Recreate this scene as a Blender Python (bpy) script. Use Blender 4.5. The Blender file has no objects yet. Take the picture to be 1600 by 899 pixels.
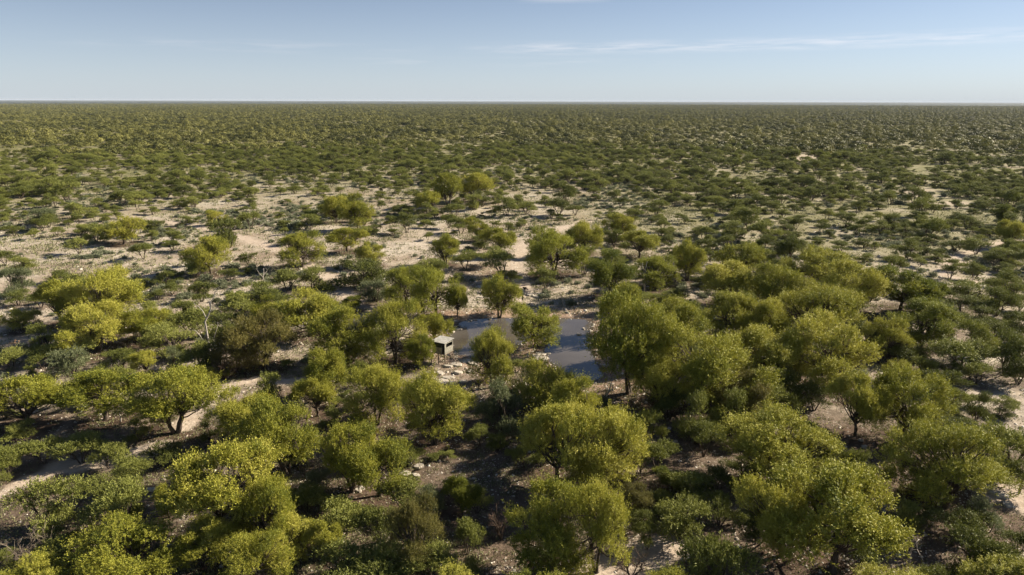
import bpy, bmesh, math
import numpy as np
from mathutils import Vector, Matrix
R = math.radians
rng = np.random.default_rng(7)
scene = bpy.context.scene
C = scene.collection

# ------------------------------------------------------------------ camera
CAM_H = 35.0; PITCH = 15.3; FPX = 1600*24.0/36.0
cam_d = bpy.data.cameras.new('camera'); cam_d.lens = 24; cam_d.sensor_width = 36
cam_d.clip_start = 0.5; cam_d.clip_end = 90000
cam = bpy.data.objects.new('camera', cam_d); C.objects.link(cam)
cam.matrix_world = Matrix.Translation((0, 0, CAM_H)) @ Matrix.Rotation(R(90-PITCH), 4, 'X') @ Matrix.Rotation(R(0.14), 4, 'Z')
scene.camera = cam
MW = np.array(cam.matrix_world.to_3x3()); MWi = MW.T
def ray(px, py):
    d = MW @ np.array([(px-800)/FPX, -(py-449.5)/FPX, -1.0]); return d
def gp(px, py, z=0.0):
    d = ray(px, py); t = (z-CAM_H)/d[2]; return d[0]*t, d[1]*t
def proj(x, y, z=0.0):
    x = np.asarray(x, float); y = np.asarray(y, float); z = np.zeros_like(x)+z
    p = np.stack([x, y, z-CAM_H], -1) @ MWi.T
    dep = -p[..., 2]; dep = np.where(dep < .1, .1, dep)
    return 800+FPX*p[..., 0]/dep, 449.5-FPX*p[..., 1]/dep, dep

# ------------------------------------------------------------------ object helpers
def tag(o, label=None, cat=None, group=None, kind=None):
    if label: o['label'] = label
    if cat: o['category'] = cat
    if group: o['group'] = group
    if kind: o['kind'] = kind
    return o
def link(o, parent=None):
    C.objects.link(o)
    if parent: o.parent = parent
    return o
def empty(name, loc=(0, 0, 0), rz=0, sc=(1, 1, 1)):
    o = bpy.data.objects.new(name, None); o.empty_display_size = .3
    o.location = loc; o.rotation_euler = (0, 0, rz); o.scale = sc
    return link(o)
def mesh_np(name, V, faces, mats, midx=None, tone=None, smooth=False):
    """faces: int array (n,3|4) or list of such arrays"""
    me = bpy.data.meshes.new(name)
    if not isinstance(faces, list): faces = [faces]
    faces = [f for f in faces if len(f)]
    loops = np.concatenate([f.ravel() for f in faces]).astype(np.int32)
    tot = np.concatenate([np.full(len(f), f.shape[1]) for f in faces]).astype(np.int32)
    start = np.concatenate([[0], np.cumsum(tot)[:-1]]).astype(np.int32)
    me.vertices.add(len(V)); me.vertices.foreach_set('co', np.asarray(V, np.float32).ravel())
    me.loops.add(len(loops)); me.loops.foreach_set('vertex_index', loops)
    me.polygons.add(len(tot)); me.polygons.foreach_set('loop_start', start)
    for m in mats: me.materials.append(m)
    if midx is not None: me.polygons.foreach_set('material_index', midx.astype(np.int32))
    if tone is not None:
        a = me.attributes.new('tone', 'FLOAT', 'FACE'); a.data.foreach_set('value', tone.astype(np.float32))
    me.update(calc_edges=True)
    if smooth: me.polygons.foreach_set('use_smooth', np.ones(len(tot), bool))
    me.validate()
    return me
def obj(name, me, parent=None):
    return link(bpy.data.objects.new(name, me), parent)

# ------------------------------------------------------------------ materials
def newmat(name):
    m = bpy.data.materials.new(name); m.use_nodes = True
    nt = m.node_tree; nt.nodes.clear()
    out = nt.nodes.new('ShaderNodeOutputMaterial')
    return m, nt, out
def N(nt, t, **kw):
    n = nt.nodes.new(t)
    for k, v in kw.items():
        if k in n.inputs.keys(): n.inputs[k].default_value = v
        else: setattr(n, k, v)
    return n
def ramp(nt, stops, interp='LINEAR'):
    n = nt.nodes.new('ShaderNodeValToRGB'); cr = n.color_ramp; cr.interpolation = interp
    while len(cr.elements) < len(stops): cr.elements.new(0.5)
    for e, (p, c) in zip(cr.elements, stops):
        e.position = p; e.color = (*c, 1) if len(c) == 3 else c
    return n
def leafmat(name, cols, trans=0.3, var=0.35, rough=0.6):
    m, nt, out = newmat(name); L = nt.links.new
    at = N(nt, 'ShaderNodeAttribute', attribute_name='tone')
    rp = ramp(nt, [(i/(len(cols)-1), c) for i, c in enumerate(cols)])
    oi = N(nt, 'ShaderNodeObjectInfo')
    ma = N(nt, 'ShaderNodeMath', operation='MULTIPLY_ADD'); ma.inputs[1].default_value = var; ma.inputs[2].default_value = -var/2
    L(oi.outputs['Random'], ma.inputs[0])
    ad = N(nt, 'ShaderNodeMath', operation='ADD'); L(at.outputs['Fac'], ad.inputs[0]); L(ma.outputs[0], ad.inputs[1])
    L(ad.outputs[0], rp.inputs['Fac'])
    bs = N(nt, 'ShaderNodeBsdfPrincipled'); bs.inputs['Roughness'].default_value = rough
    bs.inputs['Specular IOR Level'].default_value = 0.25
    L(rp.outputs['Color'], bs.inputs['Base Color'])
    tr = N(nt, 'ShaderNodeBsdfTranslucent'); L(rp.outputs['Color'], tr.inputs['Color'])
    mx = N(nt, 'ShaderNodeMixShader'); mx.inputs[0].default_value = trans
    L(bs.outputs[0], mx.inputs[1]); L(tr.outputs[0], mx.inputs[2]); L(mx.outputs[0], out.inputs['Surface'])
    return m
def noisemat(name, c1, c2, scale=3, rough=.85, bump=.3, metal=0, spec=.3, stretch=(1, 1, 1), lo=.3, hi=.7):
    m, nt, out = newmat(name); L = nt.links.new
    tc = N(nt, 'ShaderNodeTexCoord'); mp = N(nt, 'ShaderNodeMapping'); mp.inputs['Scale'].default_value = stretch
    L(tc.outputs['Object'], mp.inputs[0])
    no = N(nt, 'ShaderNodeTexNoise'); no.inputs['Scale'].default_value = scale; no.inputs['Detail'].default_value = 6
    L(mp.outputs[0], no.inputs['Vector'])
    rp = ramp(nt, [(lo, c1), (hi, c2)]); L(no.outputs['Fac'], rp.inputs['Fac'])
    bs = N(nt, 'ShaderNodeBsdfPrincipled'); bs.inputs['Roughness'].default_value = rough
    bs.inputs['Metallic'].default_value = metal; bs.inputs['Specular IOR Level'].default_value = spec
    L(rp.outputs[0], bs.inputs['Base Color'])
    bp = N(nt, 'ShaderNodeBump'); bp.inputs['Strength'].default_value = bump; bp.inputs['Distance'].default_value = .05
    L(no.outputs['Fac'], bp.inputs['Height']); L(bp.outputs[0], bs.inputs['Normal'])
    L(bs.outputs[0], out.inputs['Surface'])
    return m
M = {}
M['yellow'] = leafmat('yellow_green_leaves', [(.12, .15, .02), (.35, .345, .042), (.60, .55, .12)], .18, .36)
M['dull'] = leafmat('olive_leaves', [(.08, .085, .022), (.18, .165, .04), (.28, .235, .07)], .25, .3)
M['dark'] = leafmat('dark_green_leaves', [(.055, .08, .014), (.17, .195, .025), (.38, .37, .045)], .3, .3)
M['thorn'] = leafmat('thorn_bush_leaves', [(.075, .09, .022), (.20, .22, .045), (.33, .34, .085)], .15, .6)
M['mid'] = leafmat('mid_green_leaves', [(.12, .15, .022), (.29, .305, .038), (.46, .45, .075)], .2, .3)
M['grey'] = leafmat('grey_green_leaves', [(.13, .15, .08), (.24, .26, .15), (.38, .40, .27)], .2, .4)
M['far'] = leafmat('far_bush_leaves', [(.065, .072, .02), (.165, .165, .04), (.29, .275, .08)], .14, .4)
M['herb'] = leafmat('herb_leaves', [(.12, .13, .05), (.20, .21, .09), (.30, .29, .16)], .2, .4)
M['bark'] = noisemat('bark', (.045, .035, .026), (.13, .10, .075), 6, .9, .6, stretch=(1, 1, .3))
M['palebark'] = noisemat('bleached_wood', (.22, .19, .16), (.55, .50, .44), 5, .8, .5, stretch=(1, 1, .3))
M['twig'] = noisemat('dry_twigs', (.10, .065, .045), (.22, .15, .11), 8, .9, .2)
M['stone'] = noisemat('limestone', (.33, .28, .22), (.60, .55, .47), 2.5, .9, .5)
M['sheet'] = noisemat('painted_board', (.16, .155, .13), (.40, .38, .31), 2.6, .6, .1)
M['roof'] = noisemat('roof_sheet', (.30, .29, .26), (.55, .53, .48), 2.2, .55, .2)
M['wood'] = noisemat('weathered_poles', (.14, .11, .085), (.32, .26, .20), 7, .85, .4, stretch=(1, 1, .2))
M['darkwood'] = noisemat('dark_frame', (.02, .025, .022), (.05, .055, .045), 4, .7, .2)

# ------------------------------------------------------------------ terrain functions
POND_PX = [(700,522),(711,508),(722,502),(740,499),(770,497),(800,497),(835,497),(870,497),(905,498),(922,500),(926,508),(921,518),(926,530),(925,545),
           (930,560),(939,575),(944,587),(932,594),(905,596),(882,596),(870,582),(860,566),(852,554),(850,546),(856,540),(850,530),(835,527),(822,532),
           (815,541),(800,552),(780,562),(750,563),(728,557),(712,554),(704,545),(699,533)]
POND = np.array([gp(x, y, -.45) for x, y in POND_PX])
PATHS = [ # pixel polyline, half width in metres
  ([(-40,790),(0,772),(40,752),(80,737),(130,726),(170,722),(215,712),(245,697)], 1.6),
  ([(285,668),(310,642),(330,616),(358,602),(400,594),(445,596),(480,590)], 1.3),
  ([(800,497),(806,470),(812,445),(806,420),(806,400),(822,380),(850,366),(882,356),(915,347)], 2.0),
  ([(560,470),(520,440),(460,400),(380,372),(300,352),(200,340)], 2.0),
  ([(1690,520),(1600,470),(1520,440),(1470,428),(1500,400),(1560,380),(1640,372)], 1.5),
  ([(1240,252),(1262,246),(1290,238),(1318,229),(1335,224)], 8.0),
  ([(1425,300),(1445,296)], 6.5), ([(1480,319),(1505,316)], 4.5),
  ([(940,905),(985,885),(1020,862),(1060,850)], 2.2),
  ([(1480,700),(1540,755),(1600,790),(1680,830)], 2.0),
]
PATHW = [(np.array([gp(x, y) for x, y in p]), w) for p, w in PATHS]
def seg_dist(P, A, B):
    d = B-A; t = np.clip(((P-A)@d)/(d@d+1e-9), 0, 1)
    return np.linalg.norm(P-(A+t[:, None]*d), axis=1)
def poly_sd(P, poly):
    """signed distance, negative inside"""
    dmin = np.full(len(P), 1e9); ins = np.zeros(len(P), bool); n = len(poly)
    for i in range(n):
        A, B = poly[i], poly[(i+1) % n]
        dmin = np.minimum(dmin, seg_dist(P, A, B))
        c = ((A[1] > P[:, 1]) != (B[1] > P[:, 1]))
        with np.errstate(divide='ignore', invalid='ignore'):
            xx = (B[0]-A[0])*(P[:, 1]-A[1])/(B[1]-A[1])+A[0]
        ins ^= c & (P[:, 0] < xx)
    return np.where(ins, -dmin, dmin)
# cheap value noise
_g = np.random.default_rng(3).random((256, 256))
def vnoise(x, y, s):
    x = np.asarray(x)/s; y = np.asarray(y)/s
    xi = np.floor(x).astype(int); yi = np.floor(y).astype(int); fx = x-xi; fy = y-yi
    fx = fx*fx*(3-2*fx); fy = fy*fy*(3-2*fy)
    g = lambda a, b: _g[a % 256, b % 256]
    return (g(xi, yi)*(1-fx)+g(xi+1, yi)*fx)*(1-fy)+(g(xi, yi+1)*(1-fx)+g(xi+1, yi+1)*fx)*fy
def fnoise(x, y, s): return .55*vnoise(x, y, s)+.3*vnoise(x+91, y+37, s/2.3)+.15*vnoise(x-53, y+11, s/5.1)
def sstep(a, b, x): t = np.clip((x-a)/(b-a), 0, 1); return t*t*(3-2*t)
PC = POND.mean(0)
def pond_sd(x, y):
    P = np.stack([np.atleast_1d(x), np.atleast_1d(y)], 1).astype(float)
    out = np.full(len(P), 50.0); near = np.linalg.norm(P-PC, axis=1) < 70
    if near.any(): out[near] = poly_sd(P[near], POND)
    return out
def path_m(x, y):
    P = np.stack([np.atleast_1d(x), np.atleast_1d(y)], 1).astype(float); m = np.zeros(len(P))
    wob = (fnoise(P[:, 0], P[:, 1], 3.5)-.5)*3.2
    for pl, w in PATHW:
        lo = pl.min(0)-12; hi = pl.max(0)+12
        nr = ((P > lo) & (P < hi)).all(1)
        if not nr.any(): continue
        d = np.full(nr.sum(), 1e9)
        for i in range(len(pl)-1): d = np.minimum(d, seg_dist(P[nr], pl[i], pl[i+1]))
        m[nr] = np.maximum(m[nr], 1-sstep(w*.55, w*1.35, d+wob[nr]))
    return m
def height(x, y):
    x = np.atleast_1d(np.asarray(x, float)); y = np.atleast_1d(np.asarray(y, float))
    sd = pond_sd(x, y)+(fnoise(x, y, 1.7)-.5)*.9
    r = np.hypot(x, y)
    und = ((fnoise(x, y, 14)-.5)*.5+(fnoise(x+500, y, 3)-.5)*.10)*(1-sstep(220, 500, r))
    z = und*sstep(.5, 9, sd)
    z = z - .45*(1-sstep(0, 4.0, sd)) - .5*sstep(0, 3, -sd)
    return z

# ------------------------------------------------------------------ tree lists (photo pixels: cx, top, base, width)
# kinds: y yellow leafy, o olive, d dark leafy, a thorn bush, g grey-green thorn tree
L_TREES = """
y 352 697 838 142;y 425 745 852 100;y 265 749 808 42;y 200 832 918 140;y 335 812 882 85;y 395 850 925 122;y 440 815 878 85;y 508 814 874 52
y 552 655 765 90;y 594 668 775 98;y 452 625 742 108;y 385 607 692 90;y 870 622 752 125;y 945 640 764 122;y 770 520 606 76;y 846 556 645 84
y 893 590 690 78;y 930 754 895 118;y 862 768 890 112;y 1215 652 768 165;y 1292 728 895 195;y 1225 742 872 110;y 1474 662 791 160
y 45 588 669 108;y 165 580 658 108;y 275 573 676 128;y 152 480 551 102;y 165 420 512 112;y 100 438 507 62;y 228 482 531 74;y 35 482 517 50
y 226 547 585 42;y 512 548 626 62;y 497 592 650 54;y 540 483 566 90;y 619 475 568 92;y 590 565 664 94;y 678 583 694 94;y 985 458 615 142
y 974 443 520 62;y 1050 472 560 92;y 1112 518 640 148;y 1172 510 600 108;y 1140 458 536 98;y 1302 498 612 122;y 1252 538 592 52
y 1338 585 682 84;y 1398 583 691 100;y 1215 412 487 90;y 1265 388 450 80;y 1330 410 490 88;y 1270 445 531 122;m 1440 468 539 94
d 1408 417 486 88;d 1452 440 486 52;m 865 361 431 86;y 910 348 396 50;y 968 333 374 46;y 1000 365 402 58;y 1073 377 439 50;d 950 396 466 70
m 1026 403 453 72;y 1148 382 430 72;y 1137 410 476 86;y 472 370 418 74;y 542 361 394 52;y 557 305 360 52;y 525 308 348 40;y 580 380 416 44
y 696 368 415 44;y 746 341 375 40;y 780 358 399 50;m 632 420 480 66;m 682 417 492 66;y 714 425 492 34;y 780 427 493 62
y 484 457 525 84;y 425 464 515 56;y 682 485 531 44;y 330 370 428 68;y 192 342 381 56;y 702 272 322 52;y 741 270 314 54;y 670 300 334 42
o 372 515 578 64;o 412 490 577 92;y 328 578 602 32;o 655 790 888 92;y 1395 560 596 36;d 725 749 806 54;d 550 462 487 36;d 1048 740 766 48
d 1236 232 250 26;d 1279 236 252 24;y 1575 345 385 40;o 993 757 796 52;y 340 330 352 30;d 1560 318 352 40
y 1030 556 642 84;o 1165 585 662 84;y 1385 498 562 66;y 1185 470 545 70;y 1555 868 945 120;y 1400 900 975 130;y 30 895 960 110;y 700 905 985 120;y 850 905 990 130;y 1080 900 990 110
"""
L_BUSH = """
a 70 748 821 96;a 198 756 833 102;a 158 751 787 62;a 15 692 738 50;a 10 712 749 40;a 68 684 724 58;a 128 678 723 64;a 170 694 731 56;a 207 715 756 66
a 628 747 793 70;g 673 759 801 46;a 535 784 841 82;a 592 787 847 72;a 530 848 902 92;a 602 850 907 92;a 672 855 912 82;a 570 880 935 110;a 730 812 866 54
a 732 868 908 42;a 1027 689 739 56;g 1000 704 743 36;a 1065 782 843 86;a 1128 832 930 112;a 1182 791 852 82;a 1338 701 749 46;a 1375 720 758 34
a 1412 782 836 50;a 1490 794 852 96;a 1522 828 898 92;a 1548 855 918 82;g 1533 780 836 70;a 1575 665 742 90;a 1592 715 772 62
g 113 543 581 64;a 66 547 576 38;a 20 543 573 52;a 48 562 591 18;a 128 583 621 60;a 268 505 553 86;a 312 535 579 44;g 276 540 576 38;a 328 655 691 32
a 423 580 629 44;a 563 562 601 36;d 658 522 577 44;g 784 590 673 80;a 1088 615 692 72;a 1140 610 682 76;a 1098 660 713 62;a 1225 505 577 62
a 1216 575 631 62;a 1207 602 650 62;a 1272 598 641 58;a 1408 538 567 56;a 1440 557 586 40;a 1476 578 613 54;a 1436 590 616 36;a 1478 602 642 46
a 1524 602 661 46;a 1562 618 646 44;a 1500 527 582 84;a 1570 520 582 70;a 1412 522 545 50;a 852 420 451 44;a 836 370 401 36;m 841 474 541 74
a 568 405 448 82;a 452 423 454 50;a 491 418 452 48;a 784 392 431 56;a 728 392 421 48;a 670 405 425 42;g 587 438 471 48;a 912 385 430 42
a 361 420 438 30;a 311 437 457 26;a 268 441 461 30;a 247 452 468 30;a 211 436 453 32;a 304 415 434 34;a 277 420 438 26;a 290 470 505 42;a 240 472 501 40
a 28 455 478 46;a 65 462 482 32;a 102 425 441 44;a 33 402 424 36;a 388 395 413 28;a 405 443 472 66;a 380 463 490 70;a 440 470 492 50;a 350 490 522 60
a 1512 440 472 72;a 1500 462 486 52;a 1535 478 505 50;a 1480 485 520 60;a 1545 500 540 70;a 1590 490 530 60;a 1450 640 676 70;a 1500 655 690 70;a 1528 662 690 34
a 1550 690 735 60;a 1300 690 735 50;a 1270 660 700 50;a 1030 520 560 50;a 1080 470 512 50;a 1190 560 600 60;a 1010 820 860 40;a 1160 700 745 60
a 1120 730 770 50;a 1440 735 770 50;a 1590 560 600 50;a 770 620 655 40;a 815 690 720 40;a 30 660 690 50;a 220 655 690 40;a 250 690 725 60;a 480 760 800 60
a 335 532 577 50;a 352 505 552 60;a 75 505 549 70;a 110 522 562 60;a 190 545 577 60;a 300 482 522 70;a 250 503 541 60;a 1350 505 547 60;a 1525 563 600 60;a 1455 603 641 60;a 1530 705 762 90;a 1085 742 792 74;a 1125 780 822 60;a 1042 605 652 60;a 745 765 800 50;a 965 695 742 60;a 400 640 680 60;a 640 690 725 50;a 830 600 640 50;a 1010 640 690 50;a 1160 620 665 70;a 1240 770 820 60;
a 460 700 730 50;a 520 640 665 40;a 90 850 890 70;g 120 870 915 70;a 1590 830 870 60;a 1600 880 930 70;a 1340 850 890 60;a 1450 880 930 60;a 1230 700 740 40
"""
def parse(s):
    out = []
    for t in s.replace('\n', ';').split(';'):
        t = t.split()
        if t: out.append((t[0], *map(float, t[1:])))
    return out
def place(cx, top, base, w):
    x, y = gp(cx, base); dep = float(proj(x, y)[2]); wm = w/FPX*dep
    d = ray(cx, top); dist = math.hypot(x, y); k = -d[2]/math.hypot(d[0], d[1])
    h = CAM_H-(dist+.12*wm)*k
    return x, y, wm, h

# ------------------------------------------------------------------ foliage geometry
def unit(v): return v/(np.linalg.norm(v, axis=-1, keepdims=True)+1e-9)
def leaves(cen, dr, ln, k, lw, ll, r, tone, spread=.8, droop=0.0, nb=.8):
    """sprays of k small diamond leaves along axes; returns verts, faces, tones"""
    n = len(cen)
    t = r.random((n, k)); p = cen[:, None]+dr[:, None]*(ln[:, None]*t)[..., None]
    p = p+r.normal(0, .05, (n, k, 3))*ln[:, None, None]*1.5
    ld = unit(dr[:, None]*.7+r.normal(0, spread*.6, (n, k, 3))); ld[..., 2] -= droop; ld = unit(ld)
    nrm = dr[:, None]*nb+np.array([0, 0, .35])*nb+r.normal(0, .45, (n, k, 3))
    sd = unit(np.cross(ld, nrm))
    s = r.uniform(.7, 1.3, (n, k, 1))
    a = p; b = p+ld*ll*.5*s+sd*lw*.5*s; c = p+ld*ll*s; d = p+ld*ll*.5*s-sd*lw*.5*s
    V = np.stack([a, b, c, d], 2).reshape(-1, 3)
    F = np.arange(len(V)).reshape(-1, 4)
    T = (tone[:, None]+r.normal(0, .12, (n, k))).ravel()
    return V, F, np.clip(T, 0, 1)
class TubeB:
    def __init__(s): s.V = []; s.F = []; s.n = 0
    def tube(s, pts, rad, sides=5):
        pts = np.asarray(pts, float); m = len(pts)
        tan = np.gradient(pts, axis=0); tan = unit(tan)
        ref = np.array([.3, .9, .1]) if abs(tan[0][2]) > .8 else np.array([0, 0, 1.])
        a = unit(np.cross(tan, ref)); b = np.cross(tan, a)
        th = np.arange(sides)/sides*2*np.pi
        ring = pts[:, None]+(np.cos(th)[None, :, None]*a[:, None]+np.sin(th)[None, :, None]*b[:, None])*np.asarray(rad)[:, None, None]
        s.V.append(ring.reshape(-1, 3))
        i = np.arange(m-1)[:, None]*sides; j = np.arange(sides)[None]; j2 = (j+1) % sides
        s.F.append(np.stack([i+j, i+j2, i+sides+j2, i+sides+j], -1).reshape(-1, 4)+s.n)
        s.F.append(np.array([[s.n+(m-1)*sides+q for q in (0, 1, 2)]+[s.n+(m-1)*sides+3]]) if sides >= 4 else np.zeros((0, 4), int))
        s.n += m*sides
    def mesh(s, name, mat): return mesh_np(name, np.concatenate(s.V), np.concatenate([f for f in s.F if len(f)]), [mat], smooth=True)
def bent(a, b, r, k=5, amt=.12):
    a = np.asarray(a, float); b = np.asarray(b, float); L = np.linalg.norm(b-a)
    t = np.linspace(0, 1, k)[:, None]; off = r.normal(0, amt*L, 3)
    p = a+(b-a)*t+off*np.sin(np.pi*t)*.6
    p[1:-1] += r.normal(0, amt*L*.25, (k-2, 3))
    return p
def leafy_tree(seed, W=8., H=8., nlobe=26, tufts=120, k=10, lw=.085, ll=.2, low=.22, stems=2):
    r = np.random.default_rng(seed)
    cz = H*(.46+low*.25); rz = H-cz-.1*W; rx = W/2
    # lobes: golden spiral on the crown envelope, jittered, plus inner ones; crown split by one or two valleys
    cen = []; rad = []; off = r.random()*6
    skew = r.normal(0, .6, 2); nm = max(7, int(nlobe/4.6)); 
    for j in range(nm):
        z = 1-(j+.5)/nm*1.8; ph = j*2.39996+off+r.normal(0, .3); q = math.sqrt(max(0, 1-z*z)); q = max(q, .8) if z < 0 else q
        rr = r.uniform(.42, .80); mc = np.array([math.cos(ph)*q*rx*rr, math.sin(ph)*q*rx*rr, cz+z*rz*max(rr, .6)*(1.0 if z > 0 else .95)]); mc[:2] += skew*max(0, z)
        mr = r.uniform(.15, .24)*W
        for t_ in range(int(r.integers(5, 9))):
            d = unit(r.normal(0, 1, 3)+unit(mc-[0, 0, cz*.8])*.7); c = mc+d*mr*np.array([1, 1, .75])*r.uniform(.7, 1.1)
            c[2] = min(c[2], H-.06*W)
            cen.append(c); rad.append(r.uniform(.075, .13)*W)
    cen = np.array(cen); rad = np.array(rad)
    ctr = np.array([0, 0, cz-.1*H])
    cs, ds, ls, ts = [], [], [], []
    for c, q in zip(cen, rad):
        m = int(tufts*.44*(q/(.1*W))**2)
        d = unit(r.normal(0, 1, (m, 3))); d[:, 2] = np.where(d[:, 2] < -.35, -d[:, 2], d[:, 2])
        s = np.array([1.1, 1.1, .85])
        p = c+d*q*s*r.uniform(.3, 1.0, (m, 1))**.4
        out = unit(c-ctr)
        dd = unit(d*.6+out*.3+np.array([0, 0, .75 if c[2] > cz*.8 else .1])+r.normal(0, .3, (m, 3)))
        cs.append(p); ds.append(dd); ls.append(r.uniform(.4, .95, m)*W/8)
        lt = r.normal(.5, .12)
        ts.append(np.clip(lt+r.normal(0, .09, m), 0, 1))
    # outliers: shoots beyond the outline
    cs = np.concatenate(cs); ds = np.concatenate(ds); ls = np.concatenate(ls); ts = np.concatenate(ts)
    sel = r.random(len(cs)) < .12; ls = np.where(sel, ls*1.9, ls)
    V, F, T = leaves(cs, ds, ls, k, lw, ll, r, ts)
    V[:, 2] = np.maximum(V[:, 2], .12+.3*r.random(len(V)))
    crown = mesh_np('crown', V, F, [M['yellow']], tone=T)
    tb = TubeB()
    forks = []
    for s in range(stems):
        a = r.random()*6.28+s*6.28/stems; lean = r.uniform(.06, .16)*W if stems > 1 else .04*W
        top = np.array([math.cos(a)*lean, math.sin(a)*lean, H*r.uniform(.36, .45)])
        b0 = np.array([math.cos(a), math.sin(a), 0])*.18*(stems > 1)
        P = bent(b0-[0, 0, .3], top, r, 6, .07); rd = np.linspace(.22, .12, 6)*W/8*(1.25 if stems == 1 else 1); rd[0] *= 1.3
        tb.tube(P, rd, 8); forks.append((P, top))
    for c, q in zip(cen, rad):
        P0, top = forks[int(np.argmin([np.linalg.norm((c-t)[:2]) for _, t in forks]))]
        st = P0[r.integers(3, 6)]
        P = bent(st, c, r, 6, .1); tb.tube(P, np.linspace(.085, .028, 6)*W/8, 5)
        for _ in range(4):
            e = c+unit(r.normal(0, 1, 3)+[0, 0, .4])*q*.85
            tb.tube(bent(P[r.integers(3, 6)], e, r, 4, .1), np.linspace(.026, .009, 4)*W/8, 4)
    return crown, tb.mesh('trunk', M['bark'])
def thorn_bush(seed, W=4.5, H=3., nlobe=16, tufts=95, k=14, lw=.04, ll=.13, flat=.42, mat='thorn', stems=4, base=.3):
    r = np.random.default_rng(seed)
    cen = []; rad = []; off = r.random()*6
    nm = max(3, nlobe//4)
    for i in range(nm):
        u = math.sqrt((i+.4)/nm); ph = i*2.39996+off+r.normal(0, .3); rr = u*W/2*r.uniform(.5, .8)
        mc = np.array([math.cos(ph)*rr, math.sin(ph)*rr, H*(1-flat*u*u*r.uniform(.8, 1.25))-W*.1*r.uniform(.8, 2.2)])
        for t_ in range(int(r.integers(3, 7))):
            a_ = r.random()*6.28; q_ = W*.17*r.uniform(.2, 1.2); cen.append(mc+[math.cos(a_)*q_, math.sin(a_)*q_, r.normal(0, .035)*W-q_*.25]); rad.append(r.uniform(.10, .17)*W)
    cen = np.array(cen); rad = np.array(rad)
    cs, ds, ls, ts = [], [], [], []
    for c, q in zip(cen, rad):
        m = int(tufts*.75*(q/(.145*W))**2)
        d = unit(r.normal(0, 1, (m, 3))); d[:, 2] = np.where(d[:, 2] < -.25, -d[:, 2]*.6, d[:, 2])
        p = c+d*q*np.array([1.15, 1.15, .55])*r.uniform(.35, 1, (m, 1))**.6
        dd = unit(d*.6+np.array([c[0]/W, c[1]/W, .55])+r.normal(0, .35, (m, 3)))
        cs.append(p); ds.append(dd); ls.append(r.uniform(.22, .55, m)*W/4.5)
        ts.append(np.clip(r.normal(.5, .07)+r.normal(0, .1, m), 0, 1))
    V, F, T = leaves(np.concatenate(cs), np.concatenate(ds), np.concatenate(ls), k, lw, ll, r, np.concatenate(ts), .7)
    V[:, 2] = np.maximum(V[:, 2], .05)
    crown = mesh_np('crown', V, F, [M[mat]], tone=T)
    tb = TubeB(); forks = []
    for s in range(stems):
        a = s*6.28/stems+r.random(); l = W*r.uniform(.10, .2)
        top = np.array([math.cos(a)*l, math.sin(a)*l, H*r.uniform(.42, .6)])
        P = bent([math.cos(a)*.06, math.sin(a)*.06, -.2], top, r, 5, .1); tb.tube(P, np.linspace(.075, .04, 5)*W/4.5, 6); forks.append(P)
    for c, q in zip(cen, rad):
        P0 = forks[int(np.argmin([np.linalg.norm((c-f[-1])[:2]) for f in forks]))]
        P = bent(P0[r.integers(2, 5)], c, r, 5, .08); tb.tube(P, np.linspace(.035, .013, 5)*W/4.5, 4)
        for _ in range(3):
            e = c+unit(r.normal(0, 1, 3)+[0, 0, .2])*q*.8*np.array([1, 1, .6])
            tb.tube(bent(P[3], e, r, 3, .1), np.linspace(.014, .006, 3)*W/4.5, 3 if False else 4)
    return crown, tb.mesh('trunk', M['bark'])

def with_mat(me, mat, name):
    c = me.copy(); c.name = name; c.materials.clear(); c.materials.append(M[mat]); return c
YV = []
for s in range(9):
    W0, H0 = 8., 8.
    YV.append(leafy_tree(100+s, W0, H0, nlobe=[38, 44, 34, 46, 40, 48, 38, 44, 32][s], tufts=[118, 105, 130, 100, 112, 98, 120, 104, 130][s],
              k=26, lw=[.056, .05, .06, .048, .056, .05, .058, .054, .06][s], ll=[.15, .17, .15, .18, .145, .16, .15, .17, .16][s], low=[.1, -.1, .25, 0, .15, -.15, .2, .05, .3][s], stems=[2, 3, 1, 2, 3, 2, 1, 2, 2][s]))
DV = [(with_mat(YV[i][0], 'dark', 'crown'), YV[i][1]) for i in (2, 8, 0)]
TV = [(with_mat(YV[i][0], 'mid', 'crown'), YV[i][1]) for i in (5, 1, 7)]
OV = [(with_mat(YV[i][0], 'dull', 'crown'), YV[i][1]) for i in (3, 5)]
AV = [thorn_bush(200+s, 4.5, 3.0, nlobe=[16, 12, 20, 14, 18, 11, 15, 22][s], tufts=[95, 115, 85, 105, 90, 120, 100, 82][s], flat=[.42, .3, .55, .35, .6, .3, .5, .65][s], stems=[4, 3, 5, 3, 6, 2, 4, 5][s]) for s in range(8)]
GV = [(with_mat(AV[i][0], 'grey', 'crown'), AV[i][1]) for i in (0, 4, 7)]
GREYM = leafmat('silver_thorn_leaves', [(.09, .11, .05), (.16, .185, .085), (.25, .27, .14)], .22, .3)
for c, _ in GV: c.materials.clear(); c.materials.append(GREYM)
print('crown faces', [len(c.polygons) for c, _ in YV], [len(c.polygons) for c, _ in AV])

def dims(me):
    co = np.empty(len(me.vertices)*3, np.float32); me.vertices.foreach_get('co', co); co = co.reshape(-1, 3)
    q = np.percentile(co[:, :2], [2.5, 97.5], axis=0); return float((q[1]-q[0]).mean()), float(np.percentile(co[:, 2], 99))
DIM = {me.name: dims(me) for V in (YV, DV, OV, TV, AV, GV) for me, _ in V}
print({k: (round(a, 1), round(b, 1)) for k, (a, b) in list(DIM.items())[:30]})
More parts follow.
